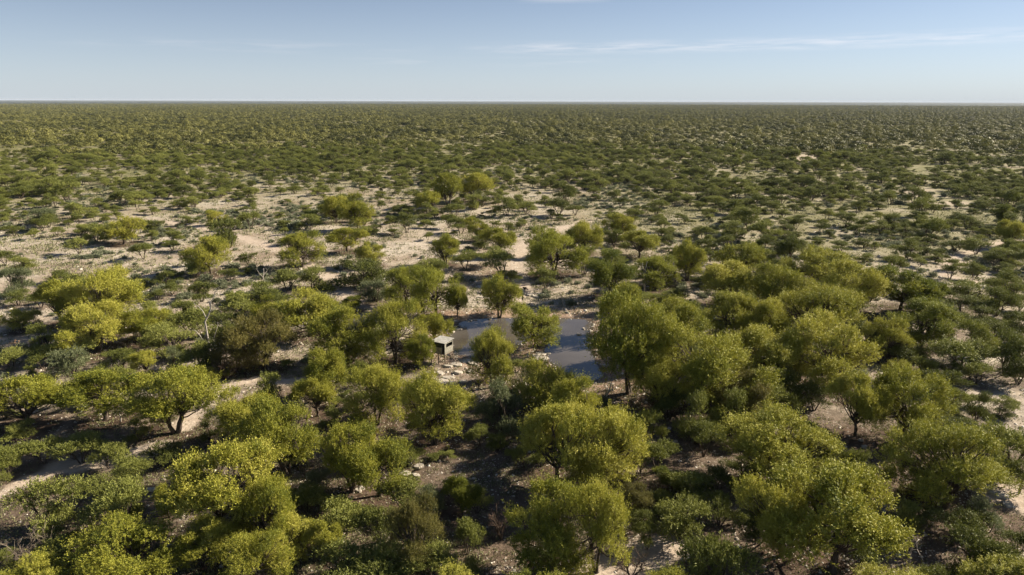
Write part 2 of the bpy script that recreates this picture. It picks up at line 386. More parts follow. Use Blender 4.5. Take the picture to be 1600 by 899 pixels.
# ------------------------------------------------------------------ plant individuals
things = []   # dict(x,y,w,h,kind,root)
def put_plant(kind, x, y, w, h, i=None, name=None):
    r = rng
    if kind in 'yodm':
        V = {'y': YV, 'o': OV, 'd': DV, 'm': TV}[kind]; W0, H0 = 8., 8.2; nm = 'leafy_tree'
        h = max(h, .78*w); h = min(h, 1.5*w)
    else:
        V = {'a': AV, 'g': GV}[kind]; W0, H0 = 4.7, 3.05; nm = 'thorn_bush'
        h = min(max(h, .5*w), 1.25*w)
    cr, tr = V[int(r.integers(len(V)))]; W0, H0 = DIM[cr.name]
    z = float(height(x, y)[0])
    e = empty(name or nm, (x, y, z), float(r.random()*6.283), (w/W0, w/W0*r.uniform(.85, 1.12), h/H0))
    e.rotation_euler[0] = float(r.normal(0, R(3.5))); e.rotation_euler[1] = float(r.normal(0, R(3.5)))
    obj('trunk', tr, e); obj('crown', cr, e)
    things.append(dict(x=x, y=y, w=w, h=h, kind=kind, root=e))
    return e
for k, cx, tp, b, w in parse(L_TREES)+parse(L_BUSH):
    x, y, wm, h = place(cx, tp, b, w)
    put_plant(k, x, y, wm*(.9 if k in 'yodm' else .88), h*1.02)
listed = len(things)
LX = np.array([[t['x'], t['y'], t['w']/2, 'yodm'.find(t['kind']) >= 0] for t in things])

# ------------------------------------------------------------------ open-ground density map (defined over the plain)
def cover(x, y):
    """share of the plain covered by bushes, by place"""
    x = np.asarray(x, float); y = np.asarray(y, float)
    d = np.hypot(x, y); az = np.degrees(np.arctan2(x, y))
    far = sstep(180, 400, d-0)
    n = fnoise(x, y, 38); n2 = fnoise(x+300, y-200, 90)
    near = .16+.18*sstep(-5, 22, az)-.05*(1-sstep(-25, -8, az))
    c = near*(1-far)+.62*far
    c = c*(.35+1.3*sstep(.3, .62, n))*(.75+.5*n2)
    # bare flats to the left and behind the waterhole
    c = np.where((az < -8) & (d < 175) & (d > 95), c*.55, c)
    c = c*(1-sstep(430, 610, d))
    c = np.where(d < 95, c*1.25+.07, c)
    return np.clip(c, .02, .85)
def fill(n_try, dmin, dmax, azr, seed, size=(2.3, 8.2)):
    r = np.random.default_rng(seed)
    d = np.sqrt(r.uniform(dmin**2, dmax**2, n_try)); az = r.uniform(-azr, azr, n_try)
    x = d*np.sin(az); y = d*np.cos(az)
    area = azr*(dmax**2-dmin**2)
    w = np.clip(r.lognormal(math.log(4.7 if size[1] > 4 else 3.2), .34, n_try), *size)
    a = .785*w*w
    prob = cover(x, y)*area/(n_try*a)
    ok = r.random(n_try) < prob
    ok &= path_m(x, y) < .25
    ok &= pond_sd(x, y) > 4
    return x[ok], y[ok], w[ok], r
# bushes between the listed plants and 470 m
fx, fy, fw, r_ = fill(90000, 92, 620, R(47), 11)
ux, uy, uw, _ = fill(9000, 44, 95, R(42), 12, (1.0, 3.2))
uw = uw*.8; hp = gp(702, 580); ck = np.hypot(ux-hp[0], uy-hp[1]) > 7; ux, uy, uw = ux[ck], uy[ck], uw[ck]; fx = np.concatenate([fx, ux]); fy = np.concatenate([fy, uy]); fw = np.concatenate([fw, uw])
# thin out by mutual overlap via grid
keep = []; cell = {}
for i in np.argsort(-fw):
    x, y, w = fx[i], fy[i], fw[i]
    if np.any(np.hypot(LX[:, 0]-x, LX[:, 1]-y) < LX[:, 2]*(.8 if y > 95 else .55)+w*.42): continue
    cx, cy = int(x//6), int(y//6); bad = False
    for a in (-1, 0, 1):
        for b in (-1, 0, 1):
            for (X, Y, Wd) in cell.get((cx+a, cy+b), ()):
                if math.hypot(X-x, Y-y) < (Wd+w)*.33: bad = True; break
            if bad: break
        if bad: break
    if bad: continue
    cell.setdefault((cx, cy), []).append((x, y, w)); keep.append(i)
fx, fy, fw = fx[keep], fy[keep], fw[keep]
u, v, dep = proj(fx, fy, 1.0)
inframe = (u > -20) & (u < 1620) & (v > 0)
n_ind = 300-sum(t['kind'] in 'ag' for t in things)
score = np.where(inframe, fw/dep, -1); order = np.argsort(-score)
ind = order[:n_ind]; rest = order[n_ind:]
for i in ind:
    k = 'a' if rng.random() < .9 else 'g'
    put_plant(k, float(fx[i]), float(fy[i]), float(fw[i]*.86), float(fw[i]*rng.uniform(.55, .9)))
print('listed', listed, 'individual', len(things), 'rest', len(rest))

# ------------------------------------------------------------------ geometry-node scatter (stuff)
def scatter(name, pts, scl, rot, var, sets, label=None, cat=None, own=None):
    """sets: list of lists of objects; each list is instanced on the same points by the same index"""
    me = bpy.data.meshes.new(name); me.vertices.add(len(pts)); me.vertices.foreach_set('co', np.asarray(pts, np.float32).ravel())
    for nm, ty, dat in (('scl', 'FLOAT_VECTOR', scl), ('rot', 'FLOAT', rot), ('var', 'INT', var)):
        a = me.attributes.new(nm, ty, 'POINT')
        if ty == 'FLOAT_VECTOR': a.data.foreach_set('vector', np.asarray(dat, np.float32).ravel())
        elif ty == 'INT': a.data.foreach_set('value', np.asarray(dat, np.int32))
        else: a.data.foreach_set('value', np.asarray(dat, np.float32))
    o = obj(name, me); tag(o, label, cat, None, 'stuff')
    ng = bpy.data.node_groups.new(name, 'GeometryNodeTree')
    ng.interface.new_socket('Geometry', in_out='INPUT', socket_type='NodeSocketGeometry')
    ng.interface.new_socket('Geometry', in_out='OUTPUT', socket_type='NodeSocketGeometry')
    gi = ng.nodes.new('NodeGroupInput'); go = ng.nodes.new('NodeGroupOutput'); L = ng.links.new
    fin = ng.nodes.new('GeometryNodeJoinGeometry')
    def attr(nm, ty):
        n = ng.nodes.new('GeometryNodeInputNamedAttribute'); n.data_type = ty; n.inputs['Name'].default_value = nm; return n.outputs['Attribute']
    cmb = ng.nodes.new('ShaderNodeCombineXYZ'); L(attr('rot', 'FLOAT'), cmb.inputs['Z'])
    ev = ng.nodes.new('FunctionNodeEulerToRotation'); L(cmb.outputs[0], ev.inputs[0])
    for S in sets:
        j = ng.nodes.new('GeometryNodeJoinGeometry')
        for ob in S:
            n = ng.nodes.new('GeometryNodeObjectInfo'); n.inputs['Object'].default_value = ob; n.inputs['As Instance'].default_value = True
            n.transform_space = 'ORIGINAL'; L(n.outputs['Geometry'], j.inputs[0])
        ip = ng.nodes.new('GeometryNodeInstanceOnPoints'); L(gi.outputs[0], ip.inputs['Points']); L(j.outputs[0], ip.inputs['Instance'])
        ip.inputs['Pick Instance'].default_value = True
        L(attr('var', 'INT'), ip.inputs['Instance Index']); L(ev.outputs[0], ip.inputs['Rotation']); L(attr('scl', 'FLOAT_VECTOR'), ip.inputs['Scale'])
        L(ip.outputs[0], fin.inputs[0])
    L(fin.outputs[0], go.inputs[0])
    md = o.modifiers.new('scatter', 'NODES'); md.node_group = ng
    return o
def protos(V):
    crowns, trunks = [], []
    for cr, tr in V:
        e = next(t['root'] for t in things if any(c.data == cr for c in t['root'].children))
        crowns.append(next(c for c in e.children if c.data == cr)); trunks.append(next(c for c in e.children if c.data == tr))
    return crowns, trunks
used = [v for v in AV if any(any(c.data == v[0] for c in t['root'].children) for t in things)]
cs_, ts_ = protos(used)
# a few taller yellow trees among the scrub further out
n = len(rest); rx_, ry_, rw_ = fx[rest], fy[rest], fw[rest]*.88
hh = rng.uniform(.55, .9, n); vi = rng.integers(0, len(used), n)
dW = np.array([DIM[c.name][0] for c, _ in used]); dH = np.array([DIM[c.name][1] for c, _ in used])
scatter('scattered_thorn_bushes', np.stack([rx_, ry_, height(rx_, ry_)], 1), np.stack([rw_/dW[vi], rw_/dW[vi]*rng.uniform(.85, 1.15, n), rw_*hh/dH[vi]], 1),
        rng.random(n)*6.283, vi, [cs_, ts_], 'belt of dark green thorn bushes spread over the middle distance', 'bushes')

# low silver-green shrubs (first ones individual, rest stuff) ------------------------------------
def low_shrub(seed, W=1.5, H=.75, mat='grey'):
    r = np.random.default_rng(seed); m = 130
    d = unit(r.normal(0, 1, (m, 3))); d[:, 2] = abs(d[:, 2])
    p = d*np.array([W*.38, W*.38, H*.62])*r.uniform(.3, 1, (m, 1))*(1+.3*np.sin(3*np.arctan2(d[:, 1], d[:, 0])+seed))[:, None]
    p[:, 2] += .05
    V, F, T = leaves(p, unit(d+[0, 0, .6]+r.normal(0, .3, (m, 3))), r.uniform(.15, .35, m), 8, .07, .15, r, np.clip(r.normal(.5, .15, m), 0, 1))
    V[:, 2] = np.maximum(V[:, 2], .02)
    return mesh_np('low_shrub', V, F, [M[mat]], tone=T)
SV = [low_shrub(300+i) for i in range(5)]
r = np.random.default_rng(21); n = 26000
d = np.sqrt(r.uniform(88**2, 400**2, n)); az = r.uniform(-R(46), R(46), n); sx = d*np.sin(az); sy = d*np.cos(az)
nz = fnoise(sx+900, sy, 26); ok = (r.random(n) < (.03+.65*sstep(.5, .68, nz))*(.5+.5*sstep(350, 250, d)))
ok &= (path_m(sx, sy) < .2) & (pond_sd(sx, sy) > 6)
sx, sy = sx[ok], sy[ok]
dl = np.min(np.hypot(sx[:, None]-LX[None, :, 0], sy[:, None]-LX[None, :, 1])-LX[None, :, 2], 1); sx, sy = sx[dl > .6], sy[dl > .6]
u, v, dep = proj(sx, sy); inf_ = (u > 0) & (u < 1600) & (v < 890)
sw = r.lognormal(0, .3, len(sx)); o_ = np.argsort(-np.where(inf_, sw/dep, -1)); shr = []
for i in o_[:140]:
    o = obj('low_shrub', SV[int(r.integers(5))]); o.location = (sx[i], sy[i], float(height(sx[i], sy[i])[0])); o.rotation_euler = (0, 0, r.random()*6.28)
    s = float(sw[i]); o.scale = (s, s, s*.9); shr.append(o)
i = o_[140:]; n = len(i); print('low shrubs', n)
scatter('low_scrub', np.stack([sx[i], sy[i], height(sx[i], sy[i])], 1), np.stack([sw[i], sw[i], sw[i]*.9], 1), r.random(n)*6.283, r.integers(0, 5, n),
        [[next(q for q in shr if q.data == m) for m in SV if any(q.data == m for q in shr)]], 'low silver green scrub dotted over the pale sand', 'scrub')

# herbs / grass tufts as one mesh ------------------------------------------------------
def tuft_field(name, n, seed, dmin, dmax, dens, mat, label, hgt=.3, wid=.05, blades=5, spread=.25):
    r = np.random.default_rng(seed)
    d = np.exp(r.uniform(math.log(dmin), math.log(dmax), n)); az = r.uniform(-R(46), R(46), n); x = d*np.sin(az); y = d*np.cos(az)
    ok = (r.random(n) < dens(x, y)) & (path_m(x, y) < .3) & (pond_sd(x, y) > .8); x, y, d = x[ok], y[ok], d[ok]
    z = height(x, y); c = np.stack([x, y, z], 1); m = len(x)
    sc = np.clip(d/110, .7, 1.8)
    p = c[:, None]+r.normal(0, spread, (m, blades, 3))*sc[:, None, None]; p[..., 2] = z[:, None]
    up = unit(np.stack([r.normal(0, .5, (m, blades)), r.normal(0, .5, (m, blades)), np.ones((m, blades))], -1))
    hh = hgt*r.uniform(.5, 1.3, (m, blades, 1))*sc[:, None, None]; sd = unit(np.cross(up, r.normal(0, 1, (m, blades, 3))))*wid*sc[:, None, None]
    V = np.stack([p-sd, p+sd, p+up*hh+sd*.6, p+up*hh-sd*.8], 2).reshape(-1, 3)
    T = np.clip(np.repeat(r.normal(.5, .2, m), blades)+r.normal(0, .1, m*blades), 0, 1)
    o = obj(name, mesh_np(name, V, np.arange(len(V)).reshape(-1, 4), [M[mat]], tone=T)); tag(o, label, 'ground cover', None, 'stuff'); print(name, len(V)//4)
tuft_field('dry_herbs', 85000, 31, 42, 420, lambda x, y: sstep(.42, .62, fnoise(x, y+77, 11))*.9+.22, 'herb', 'thin cover of dry grey green herbs on the sand', .22, .045, 8, .32)

# pebbles ---------------------------------------------------------------------------
def pebbles():
    r = np.random.default_rng(41); n = 130000
    d = np.exp(r.uniform(math.log(40), math.log(230), n)); az = r.uniform(-R(44), R(44), n); x = d*np.sin(az); y = d*np.cos(az)
    sd = pond_sd(x, y); nz = fnoise(x+40, y-9, 7)
    p = .12+.75*sstep(.5, .68, nz); p = np.where(sd < 8, .85, p); p = np.where(path_m(x, y) > .5, p*.35, p)
    ok = (r.random(n) < p) & (sd > -.7); x, y, d = x[ok], y[ok], d[ok]; m = len(x)
    s = np.clip(r.lognormal(math.log(.065), .6, m), .02, .3)*np.clip(d/80, .8, 1.5)
    base = np.array([[1, 0, 0], [.3, .95, 0], [-.8, .6, 0], [-.8, -.6, 0], [.3, -.95, 0], [.45, .1, .6], [-.4, .35, .65], [-.2, -.45, .55]], float)
    a = r.random(m)*6.28; ca, sa = np.cos(a), np.sin(a)
    V = base[None]*r.uniform(.7, 1.3, (m, 8, 1))*s[:, None, None]*np.stack([np.ones(m), r.uniform(.6, 1, m), r.uniform(.5, 1, m)], 1)[:, None]
    X = V[..., 0]*ca[:, None]-V[..., 1]*sa[:, None]+x[:, None]; Y = V[..., 0]*sa[:, None]+V[..., 1]*ca[:, None]+y[:, None]
    Z = V[..., 2]+height(x, y)[:, None]-.005
    F3 = np.array([[0, 1, 5], [1, 6, 5], [1, 2, 6], [2, 3, 6], [3, 7, 6], [3, 4, 7], [4, 5, 7], [4, 0, 5], [5, 6, 7]])
    F = (F3[None]+(np.arange(m)*8)[:, None, None]).reshape(-1, 3)
    T = np.repeat(np.clip(r.normal(.5, .25, m), 0, 1), 9)
    mt, nt, out = newmat('pebble'); at = N(nt, 'ShaderNodeAttribute', attribute_name='tone'); rp = ramp(nt, [(0, (.22, .17, .13)), (.5, (.5, .44, .36)), (1, (.78, .73, .64))])
    bs = N(nt, 'ShaderNodeBsdfPrincipled'); bs.inputs['Roughness'].default_value = .85; nt.links.new(at.outputs['Fac'], rp.inputs[0]); nt.links.new(rp.outputs[0], bs.inputs['Base Color']); nt.links.new(bs.outputs[0], out.inputs[0])
    o = obj('limestone_pebbles', mesh_np('limestone_pebbles', np.stack([X, Y, Z], -1).reshape(-1, 3), F, [mt], tone=T))
    tag(o, 'pale limestone pebbles littering the ground under the trees', 'pebbles', None, 'stuff'); print('pebbles', m)
pebbles()

# ------------------------------------------------------------------ far bushland: tiles of low bushes
def far_bushland():
    r = np.random.default_rng(51); TS = 60.; groups = []
    allV, allF, allT, allI = [], [], [], []; off = 0
    for var in range(5):
        cov = [.66, .5, .30, .46, .10][var]; m = int(TS*TS*cov/14.5)
        x = r.uniform(-TS/2, TS/2, m); y = r.uniform(-TS/2, TS/2, m); w = np.clip(r.lognormal(math.log(4.0), .5, m), 1.5, 10); h = w*r.uniform(.36, .6, m)
        big = r.random(m) < .03; h = np.where(big, h*1.8, h)
        k = 300
        d = unit(r.normal(0, 1, (m, k, 3))); d[..., 2] = np.where(d[..., 2] < -.15, -d[..., 2], d[..., 2])
        lob = 1+.22*np.sin(3*np.arctan2(d[..., 1], d[..., 0])+r.random((m, 1))*6)
        p = np.stack([x, y, h*.45], 1)[:, None]+d*np.stack([w/2, w/2, h*.5], 1)[:, None]*(lob*r.uniform(.72, 1, (m, k)))[..., None]
        s = w[:, None, None]*.056
        nn = d*1.1+np.array([0, 0, .3])+r.normal(0, .6, (m, k, 3)); a1 = unit(np.cross(nn, r.normal(0, 1, (m, k, 3)))); a2 = unit(np.cross(nn, a1))
        V = np.stack([p-a1*s, p-a2*s*.7, p+a1*s, p+a2*s*.7], 2).reshape(-1, 3)
        T = np.clip(np.repeat(r.normal(.47, .19, m), k)+r.normal(0, .08, m*k), 0, 1)
        allV.append(V); allF.append(np.arange(len(V)).reshape(-1, 4)+off); allT.append(T); allI.append(np.full(len(V)//4, var)); off += len(V)
    me = mesh_np('distant_bushland', np.concatenate(allV), np.concatenate(allF), [M['far']], tone=np.concatenate(allT))
    a = me.attributes.new('tile', 'INT', 'FACE'); a.data.foreach_set('value', np.concatenate(allI).astype(np.int32))
    o = obj('distant_bushland', me); tag(o, 'dense dark green thorn bushland stretching to the flat horizon', 'bushland', None, 'stuff')
    # tile positions stored on a second mesh held by this same object through geometry nodes (built as a grid)
    ng = bpy.data.node_groups.new('far_tiles', 'GeometryNodeTree')
    ng.interface.new_socket('Geometry', in_out='INPUT', socket_type='NodeSocketGeometry'); ng.interface.new_socket('Geometry', in_out='OUTPUT', socket_type='NodeSocketGeometry')
    nd = ng.nodes.new; L = ng.links.new; gi = nd('NodeGroupInput'); go = nd('NodeGroupOutput')
    NX, NY = 190, 112; step = 57.
    grid = nd('GeometryNodeMeshGrid'); grid.inputs['Size X'].default_value = step*(NX-1); grid.inputs['Size Y'].default_value = step*(NY-1)
    grid.inputs['Vertices X'].default_value = NX; grid.inputs['Vertices Y'].default_value = NY
    tr = nd('GeometryNodeTransform'); tr.inputs['Translation'].default_value = (0, 400+step*(NY-1)/2, 0); L(grid.outputs[0], tr.inputs[0])
    pos = nd('GeometryNodeInputPosition'); sep = nd('ShaderNodeSeparateXYZ'); L(pos.outputs[0], sep.inputs[0])
    def mth(op, a, b=None):
        n_ = nd('ShaderNodeMath'); n_.operation = op
        for q, vv in enumerate((a, b)):
            if vv is None: continue
            if isinstance(vv, (int, float)): n_.inputs[q].default_value = vv
            else: L(vv, n_.inputs[q])
        return n_.outputs[0]
    ln = nd('ShaderNodeVectorMath'); ln.operation = 'LENGTH'; L(pos.outputs[0], ln.inputs[0]); dist = ln.outputs['Value']
    ax = mth('ABSOLUTE', sep.outputs['X'])
    outw = mth('GREATER_THAN', ax, mth('ADD', mth('MULTIPLY', sep.outputs['Y'], .88), 60.))
    rn = nd('FunctionNodeRandomValue'); rn.data_type = 'FLOAT'; rn.inputs[2].default_value = -75.; rn.inputs[3].default_value = 75.; rn.inputs['Seed'].default_value = 9
    near = mth('LESS_THAN', mth('ADD', dist, rn.outputs[1]), 530.)
    far = mth('GREATER_THAN', dist, 6600.)
    bad = mth('GREATER_THAN', mth('ADD', mth('ADD', outw, near), far), .5)
    dg = nd('GeometryNodeDeleteGeometry'); dg.domain = 'POINT'; L(tr.outputs[0], dg.inputs['Geometry']); L(bad, dg.inputs['Selection'])
    # variant choice
    nz = nd('ShaderNodeTexNoise'); nz.inputs['Scale'].default_value = .0035; nz.inputs['Detail'].default_value = 2; L(pos.outputs[0], nz.inputs['Vector'])
    rv = nd('FunctionNodeRandomValue'); rv.data_type = 'FLOAT'; rv.inputs[2].default_value = -.3; rv.inputs[3].default_value = .3
    fac = mth('ADD', nz.outputs[0], rv.outputs[1])
    idx = mth('FLOOR', mth('MULTIPLY', mth('SUBTRACT', fac, .2), 8.0))
    idc = nd('ShaderNodeClamp'); L(idx, idc.inputs[0]); idc.inputs[1].default_value = 0; idc.inputs[2].default_value = 4
    # split mesh into tiles
    ta = nd('GeometryNodeInputNamedAttribute'); ta.data_type = 'INT'; ta.inputs['Name'].default_value = 'tile'
    join = nd('GeometryNodeJoinGeometry')
    for var in range(5):
        sp = nd('GeometryNodeSeparateGeometry'); sp.domain = 'FACE'; L(gi.outputs[0], sp.inputs[0])
        cp = nd('FunctionNodeCompare'); cp.data_type = 'INT'; cp.operation = 'EQUAL'; L(ta.outputs['Attribute'], cp.inputs[2]); cp.inputs[3].default_value = var
        L(cp.outputs[0], sp.inputs['Selection'])
        g2 = nd('GeometryNodeGeometryToInstance'); L(sp.outputs[0], g2.inputs[0]); L(g2.outputs[0], join.inputs[0])
    ip = nd('GeometryNodeInstanceOnPoints'); L(dg.outputs[0], ip.inputs['Points']); L(join.outputs[0], ip.inputs['Instance']); ip.inputs['Pick Instance'].default_value = True
    L(idc.outputs[0], ip.inputs['Instance Index'])
    ri = nd('FunctionNodeRandomValue'); ri.data_type = 'INT'; ri.inputs[4].default_value = 0; ri.inputs[5].default_value = 3; ri.inputs['Seed'].default_value = 5
    ang = mth('MULTIPLY', ri.outputs[2], math.pi/2); cmb = nd('ShaderNodeCombineXYZ'); L(ang, cmb.inputs['Z'])
    ev = nd('FunctionNodeEulerToRotation'); L(cmb.outputs[0], ev.inputs[0]); L(ev.outputs[0], ip.inputs['Rotation'])
    L(ip.outputs[0], go.inputs[0])
    md = o.modifiers.new('tiles', 'NODES'); md.node_group = ng
far_bushland()

# ------------------------------------------------------------------ ground sheet
def grow(lo, hi, step, maxd, k=1.13):
    a = list(np.arange(lo, hi+.01, step)); s = step; x = hi
    while x < maxd: s *= k; x += s; a.append(x)
    s = step; x = lo; left = []
    while x > -maxd: s *= k; x -= s; left.append(x)
    return np.array(left[::-1]+a)
gx = grow(-85, 85, .55, 60000, 1.12); gy = grow(38, 185, .5, 60000, 1.12); gy = gy[gy > -3000]
GX, GY = np.meshgrid(gx, gy); P = np.stack([GX.ravel(), GY.ravel()], 1)
Z = height(P[:, 0], P[:, 1]); pm = path_m(P[:, 0], P[:, 1]); sdp = pond_sd(P[:, 0], P[:, 1])
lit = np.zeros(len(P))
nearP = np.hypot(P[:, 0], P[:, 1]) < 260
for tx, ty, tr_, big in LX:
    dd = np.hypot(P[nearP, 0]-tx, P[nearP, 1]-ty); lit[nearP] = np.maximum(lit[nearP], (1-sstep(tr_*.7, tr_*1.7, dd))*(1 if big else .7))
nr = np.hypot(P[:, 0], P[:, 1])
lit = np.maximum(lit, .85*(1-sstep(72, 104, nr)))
azp = np.degrees(np.arctan2(P[:, 0], np.maximum(P[:, 1], 1))); rgt = sstep(-2, 14, azp)*(P[:, 1] > 0); green = np.maximum(sstep(150, 430, nr)*.95, rgt*sstep(105, 230, nr)*.85); farw = sstep(4500, 7000, nr)
nxn = len(gx); idx = np.arange(len(P)).reshape(len(gy), nxn)
F = np.stack([idx[:-1, :-1], idx[:-1, 1:], idx[1:, 1:], idx[1:, :-1]], -1).reshape(-1, 4)
def ground_mat():
    m, nt, out = newmat('sand_ground'); L = nt.links.new
    tc = N(nt, 'ShaderNodeTexCoord')
    def noise(s, det=5, ro=.6):
        n_ = N(nt, 'ShaderNodeTexNoise'); n_.inputs['Scale'].default_value = s; n_.inputs['Detail'].default_value = det; n_.inputs['Roughness'].default_value = ro; L(tc.outputs['Object'], n_.inputs['Vector']); return n_
    def at(nm): return N(nt, 'ShaderNodeAttribute', attribute_name=nm).outputs['Fac']
    def mix(f, a, b):
        n_ = N(nt, 'ShaderNodeMix', data_type='RGBA')
        for sock, vv in ((n_.inputs[0], f), (n_.inputs[6], a), (n_.inputs[7], b)):
            if isinstance(vv, tuple): sock.default_value = (*vv, 1)
            elif isinstance(vv, float): sock.default_value = vv
            else: L(vv, sock)
        return n_.outputs[2]
    def m2(op, a, b):
        n_ = N(nt, 'ShaderNodeMath', operation=op); n_.use_clamp = True
        for q, vv in enumerate((a, b)):
            if isinstance(vv, float): n_.inputs[q].default_value = vv
            else: L(vv, n_.inputs[q])
        return n_.outputs[0]
    n1 = noise(.06, 6); n2 = noise(.9, 6, .7); n3 = noise(7, 5, .7)
    r1 = ramp(nt, [(.35, (.31, .24, .175)), (.5, (.46, .385, .30)), (.66, (.55, .485, .395))]); L(n1.outputs[0], r1.inputs[0])
    r2 = ramp(nt, [(.3, (.48, .46, .44)), (.52, (.95, .95, .95)), (.72, (1.15, 1.15, 1.15))]); L(n2.outputs[0], r2.inputs[0])
    mu = N(nt, 'ShaderNodeMix', data_type='RGBA', blend_type='MULTIPLY'); mu.inputs[0].default_value = 1; L(r1.outputs[0], mu.inputs[6]); L(r2.outputs[0], mu.inputs[7])
    col = mu.outputs[2]
    # brown leaf litter under the woodland, with deep shade put into its colour
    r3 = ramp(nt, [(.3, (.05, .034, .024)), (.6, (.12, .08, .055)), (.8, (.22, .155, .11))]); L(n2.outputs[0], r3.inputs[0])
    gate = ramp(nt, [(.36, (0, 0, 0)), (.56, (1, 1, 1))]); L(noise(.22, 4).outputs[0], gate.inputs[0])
    lf = m2('MULTIPLY', at('litter_shade'), m2('ADD', gate.outputs[0], .7))
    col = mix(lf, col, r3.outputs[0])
    # dry grass / green sward further out
    r4 = ramp(nt, [(.3, (.10, .105, .035)), (.55, (.20, .19, .08)), (.75, (.34, .30, .17))]); L(noise(.25, 6, .7).outputs[0], r4.inputs[0])
    g1 = ramp(nt, [(.40, (0, 0, 0)), (.58, (1, 1, 1))]); L(noise(.045, 6, .6).outputs[0], g1.inputs[0])
    gf = m2('MULTIPLY', at('green'), m2('ADD', g1.outputs[0], .45))
    col = mix(gf, col, r4.outputs[0])
    col = mix(at('far'), col, (.045, .055, .04))
    # tracks: fine pale sand
    r5 = ramp(nt, [(.3, (.40, .31, .23)), (.7, (.58, .49, .40))]); L(n2.outputs[0], r5.inputs[0])
    col = mix(at('track'), col, r5.outputs[0])
    # reddish trampled shore and wet mud
    r6 = ramp(nt, [(.3, (.27, .17, .115)), (.7, (.46, .33, .24))]); L(n2.outputs[0], r6.inputs[0])
    col = mix(at('shore'), col, r6.outputs[0]); col = mix(at('wet'), col, (.085, .065, .045))
    # gravel specks
    vo = N(nt, 'ShaderNodeTexVoronoi', feature='F1'); vo.inputs['Scale'].default_value = 3.2; L(tc.outputs['Object'], vo.inputs['Vector'])
    sp = ramp(nt, [(.0, (1, 1, 1)), (.2, (1, 1, 1)), (.27, (0, 0, 0))]); L(vo.outputs['Distance'], sp.inputs[0])
    sg = ramp(nt, [(.52, (0, 0, 0)), (.62, (1, 1, 1))]); L(noise(.35, 5).outputs[0], sg.inputs[0])
    sf = m2('MULTIPLY', m2('MULTIPLY', sp.outputs[0], sg.outputs[0]), m2('SUBTRACT', 1.0, at('wet')))
    col = mix(sf, col, (.62, .56, .47))
    bs = N(nt, 'ShaderNodeBsdfPrincipled'); bs.inputs['Specular IOR Level'].default_value = .15
    L(col, bs.inputs['Base Color'])
    rr = N(nt, 'ShaderNodeMapRange'); L(at('wet'), rr.inputs[0]); rr.inputs[3].default_value = .95; rr.inputs[4].default_value = .45; L(rr.outputs[0], bs.inputs['Roughness'])
    bp = N(nt, 'ShaderNodeBump'); bp.inputs['Strength'].default_value = .9; bp.inputs['Distance'].default_value = .25; L(n2.outputs[0], bp.inputs['Height'])
    bp2 = N(nt, 'ShaderNodeBump'); bp2.inputs['Strength'].default_value = .5; bp2.inputs['Distance'].default_value = .04; L(n3.outputs[0], bp2.inputs['Height']); L(bp.outputs[0], bp2.inputs['Normal'])
    L(bp2.outputs[0], bs.inputs['Normal']); L(bs.outputs[0], out.inputs[0])
    return m
GM = ground_mat()
fm = pm[F].mean(1); fs = sdp[F].mean(1)
cls = np.zeros(len(F), int); cls[fm > .5] = 1; cls[(fs < 2.2)] = 2
jag = (fnoise(P[:, 0]+11, P[:, 1], 2.2)-.5)*1.2
A = dict(track=pm, litter_shade=np.clip(lit*(1-sstep(.2, .9, pm)), 0, 1), green=green, far=farw, shore=(1-sstep(1.5, 8, sdp+jag*3))*.85, wet=1-sstep(.0, .9, sdp+jag*.5))
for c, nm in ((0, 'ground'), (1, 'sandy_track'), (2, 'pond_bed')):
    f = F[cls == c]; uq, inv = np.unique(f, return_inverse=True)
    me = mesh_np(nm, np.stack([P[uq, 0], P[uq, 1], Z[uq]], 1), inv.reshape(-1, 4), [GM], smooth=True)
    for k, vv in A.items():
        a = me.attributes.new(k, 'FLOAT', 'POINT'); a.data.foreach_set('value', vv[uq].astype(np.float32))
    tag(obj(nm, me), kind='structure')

# ------------------------------------------------------------------ water
m, nt, out = newmat('muddy_water'); L = nt.links.new
bs = N(nt, 'ShaderNodeBsdfPrincipled'); bs.inputs['Roughness'].default_value = .02; bs.inputs['IOR'].default_value = 1.55
tc = N(nt, 'ShaderNodeTexCoord'); no = N(nt, 'ShaderNodeTexNoise'); no.inputs['Scale'].default_value = .12; L(tc.outputs['Object'], no.inputs['Vector'])
rp = ramp(nt, [(.3, (.075, .064, .052)), (.7, (.13, .115, .10))]); L(no.outputs[0], rp.inputs[0]); L(rp.outputs[0], bs.inputs['Base Color'])
n2 = N(nt, 'ShaderNodeTexNoise'); n2.inputs['Scale'].default_value = 1.6; n2.inputs['Detail'].default_value = 3; L(tc.outputs['Object'], n2.inputs['Vector'])
bp = N(nt, 'ShaderNodeBump'); bp.inputs['Strength'].default_value = .06; bp.inputs['Distance'].default_value = .05; L(n2.outputs[0], bp.inputs['Height']); L(bp.outputs[0], bs.inputs['Normal'])
L(bs.outputs[0], out.inputs[0])
lo = POND.min(0)-3; hi = POND.max(0)+3
wx = np.arange(lo[0], hi[0], .6); wy = np.arange(lo[1], hi[1], .6); WX, WY = np.meshgrid(wx, wy)
ii = np.arange(WX.size).reshape(WX.shape); WF = np.stack([ii[:-1, :-1], ii[:-1, 1:], ii[1:, 1:], ii[1:, :-1]], -1).reshape(-1, 4)
sdw = pond_sd(WX.ravel(), WY.ravel()); WF = WF[sdw[WF].min(1) < 1.6]; uq, inv = np.unique(WF, return_inverse=True)
tag(obj('water', mesh_np('water', np.stack([WX.ravel()[uq], WY.ravel()[uq], np.full(len(uq), -.46)], 1), inv.reshape(-1, 4), [m])), kind='structure')

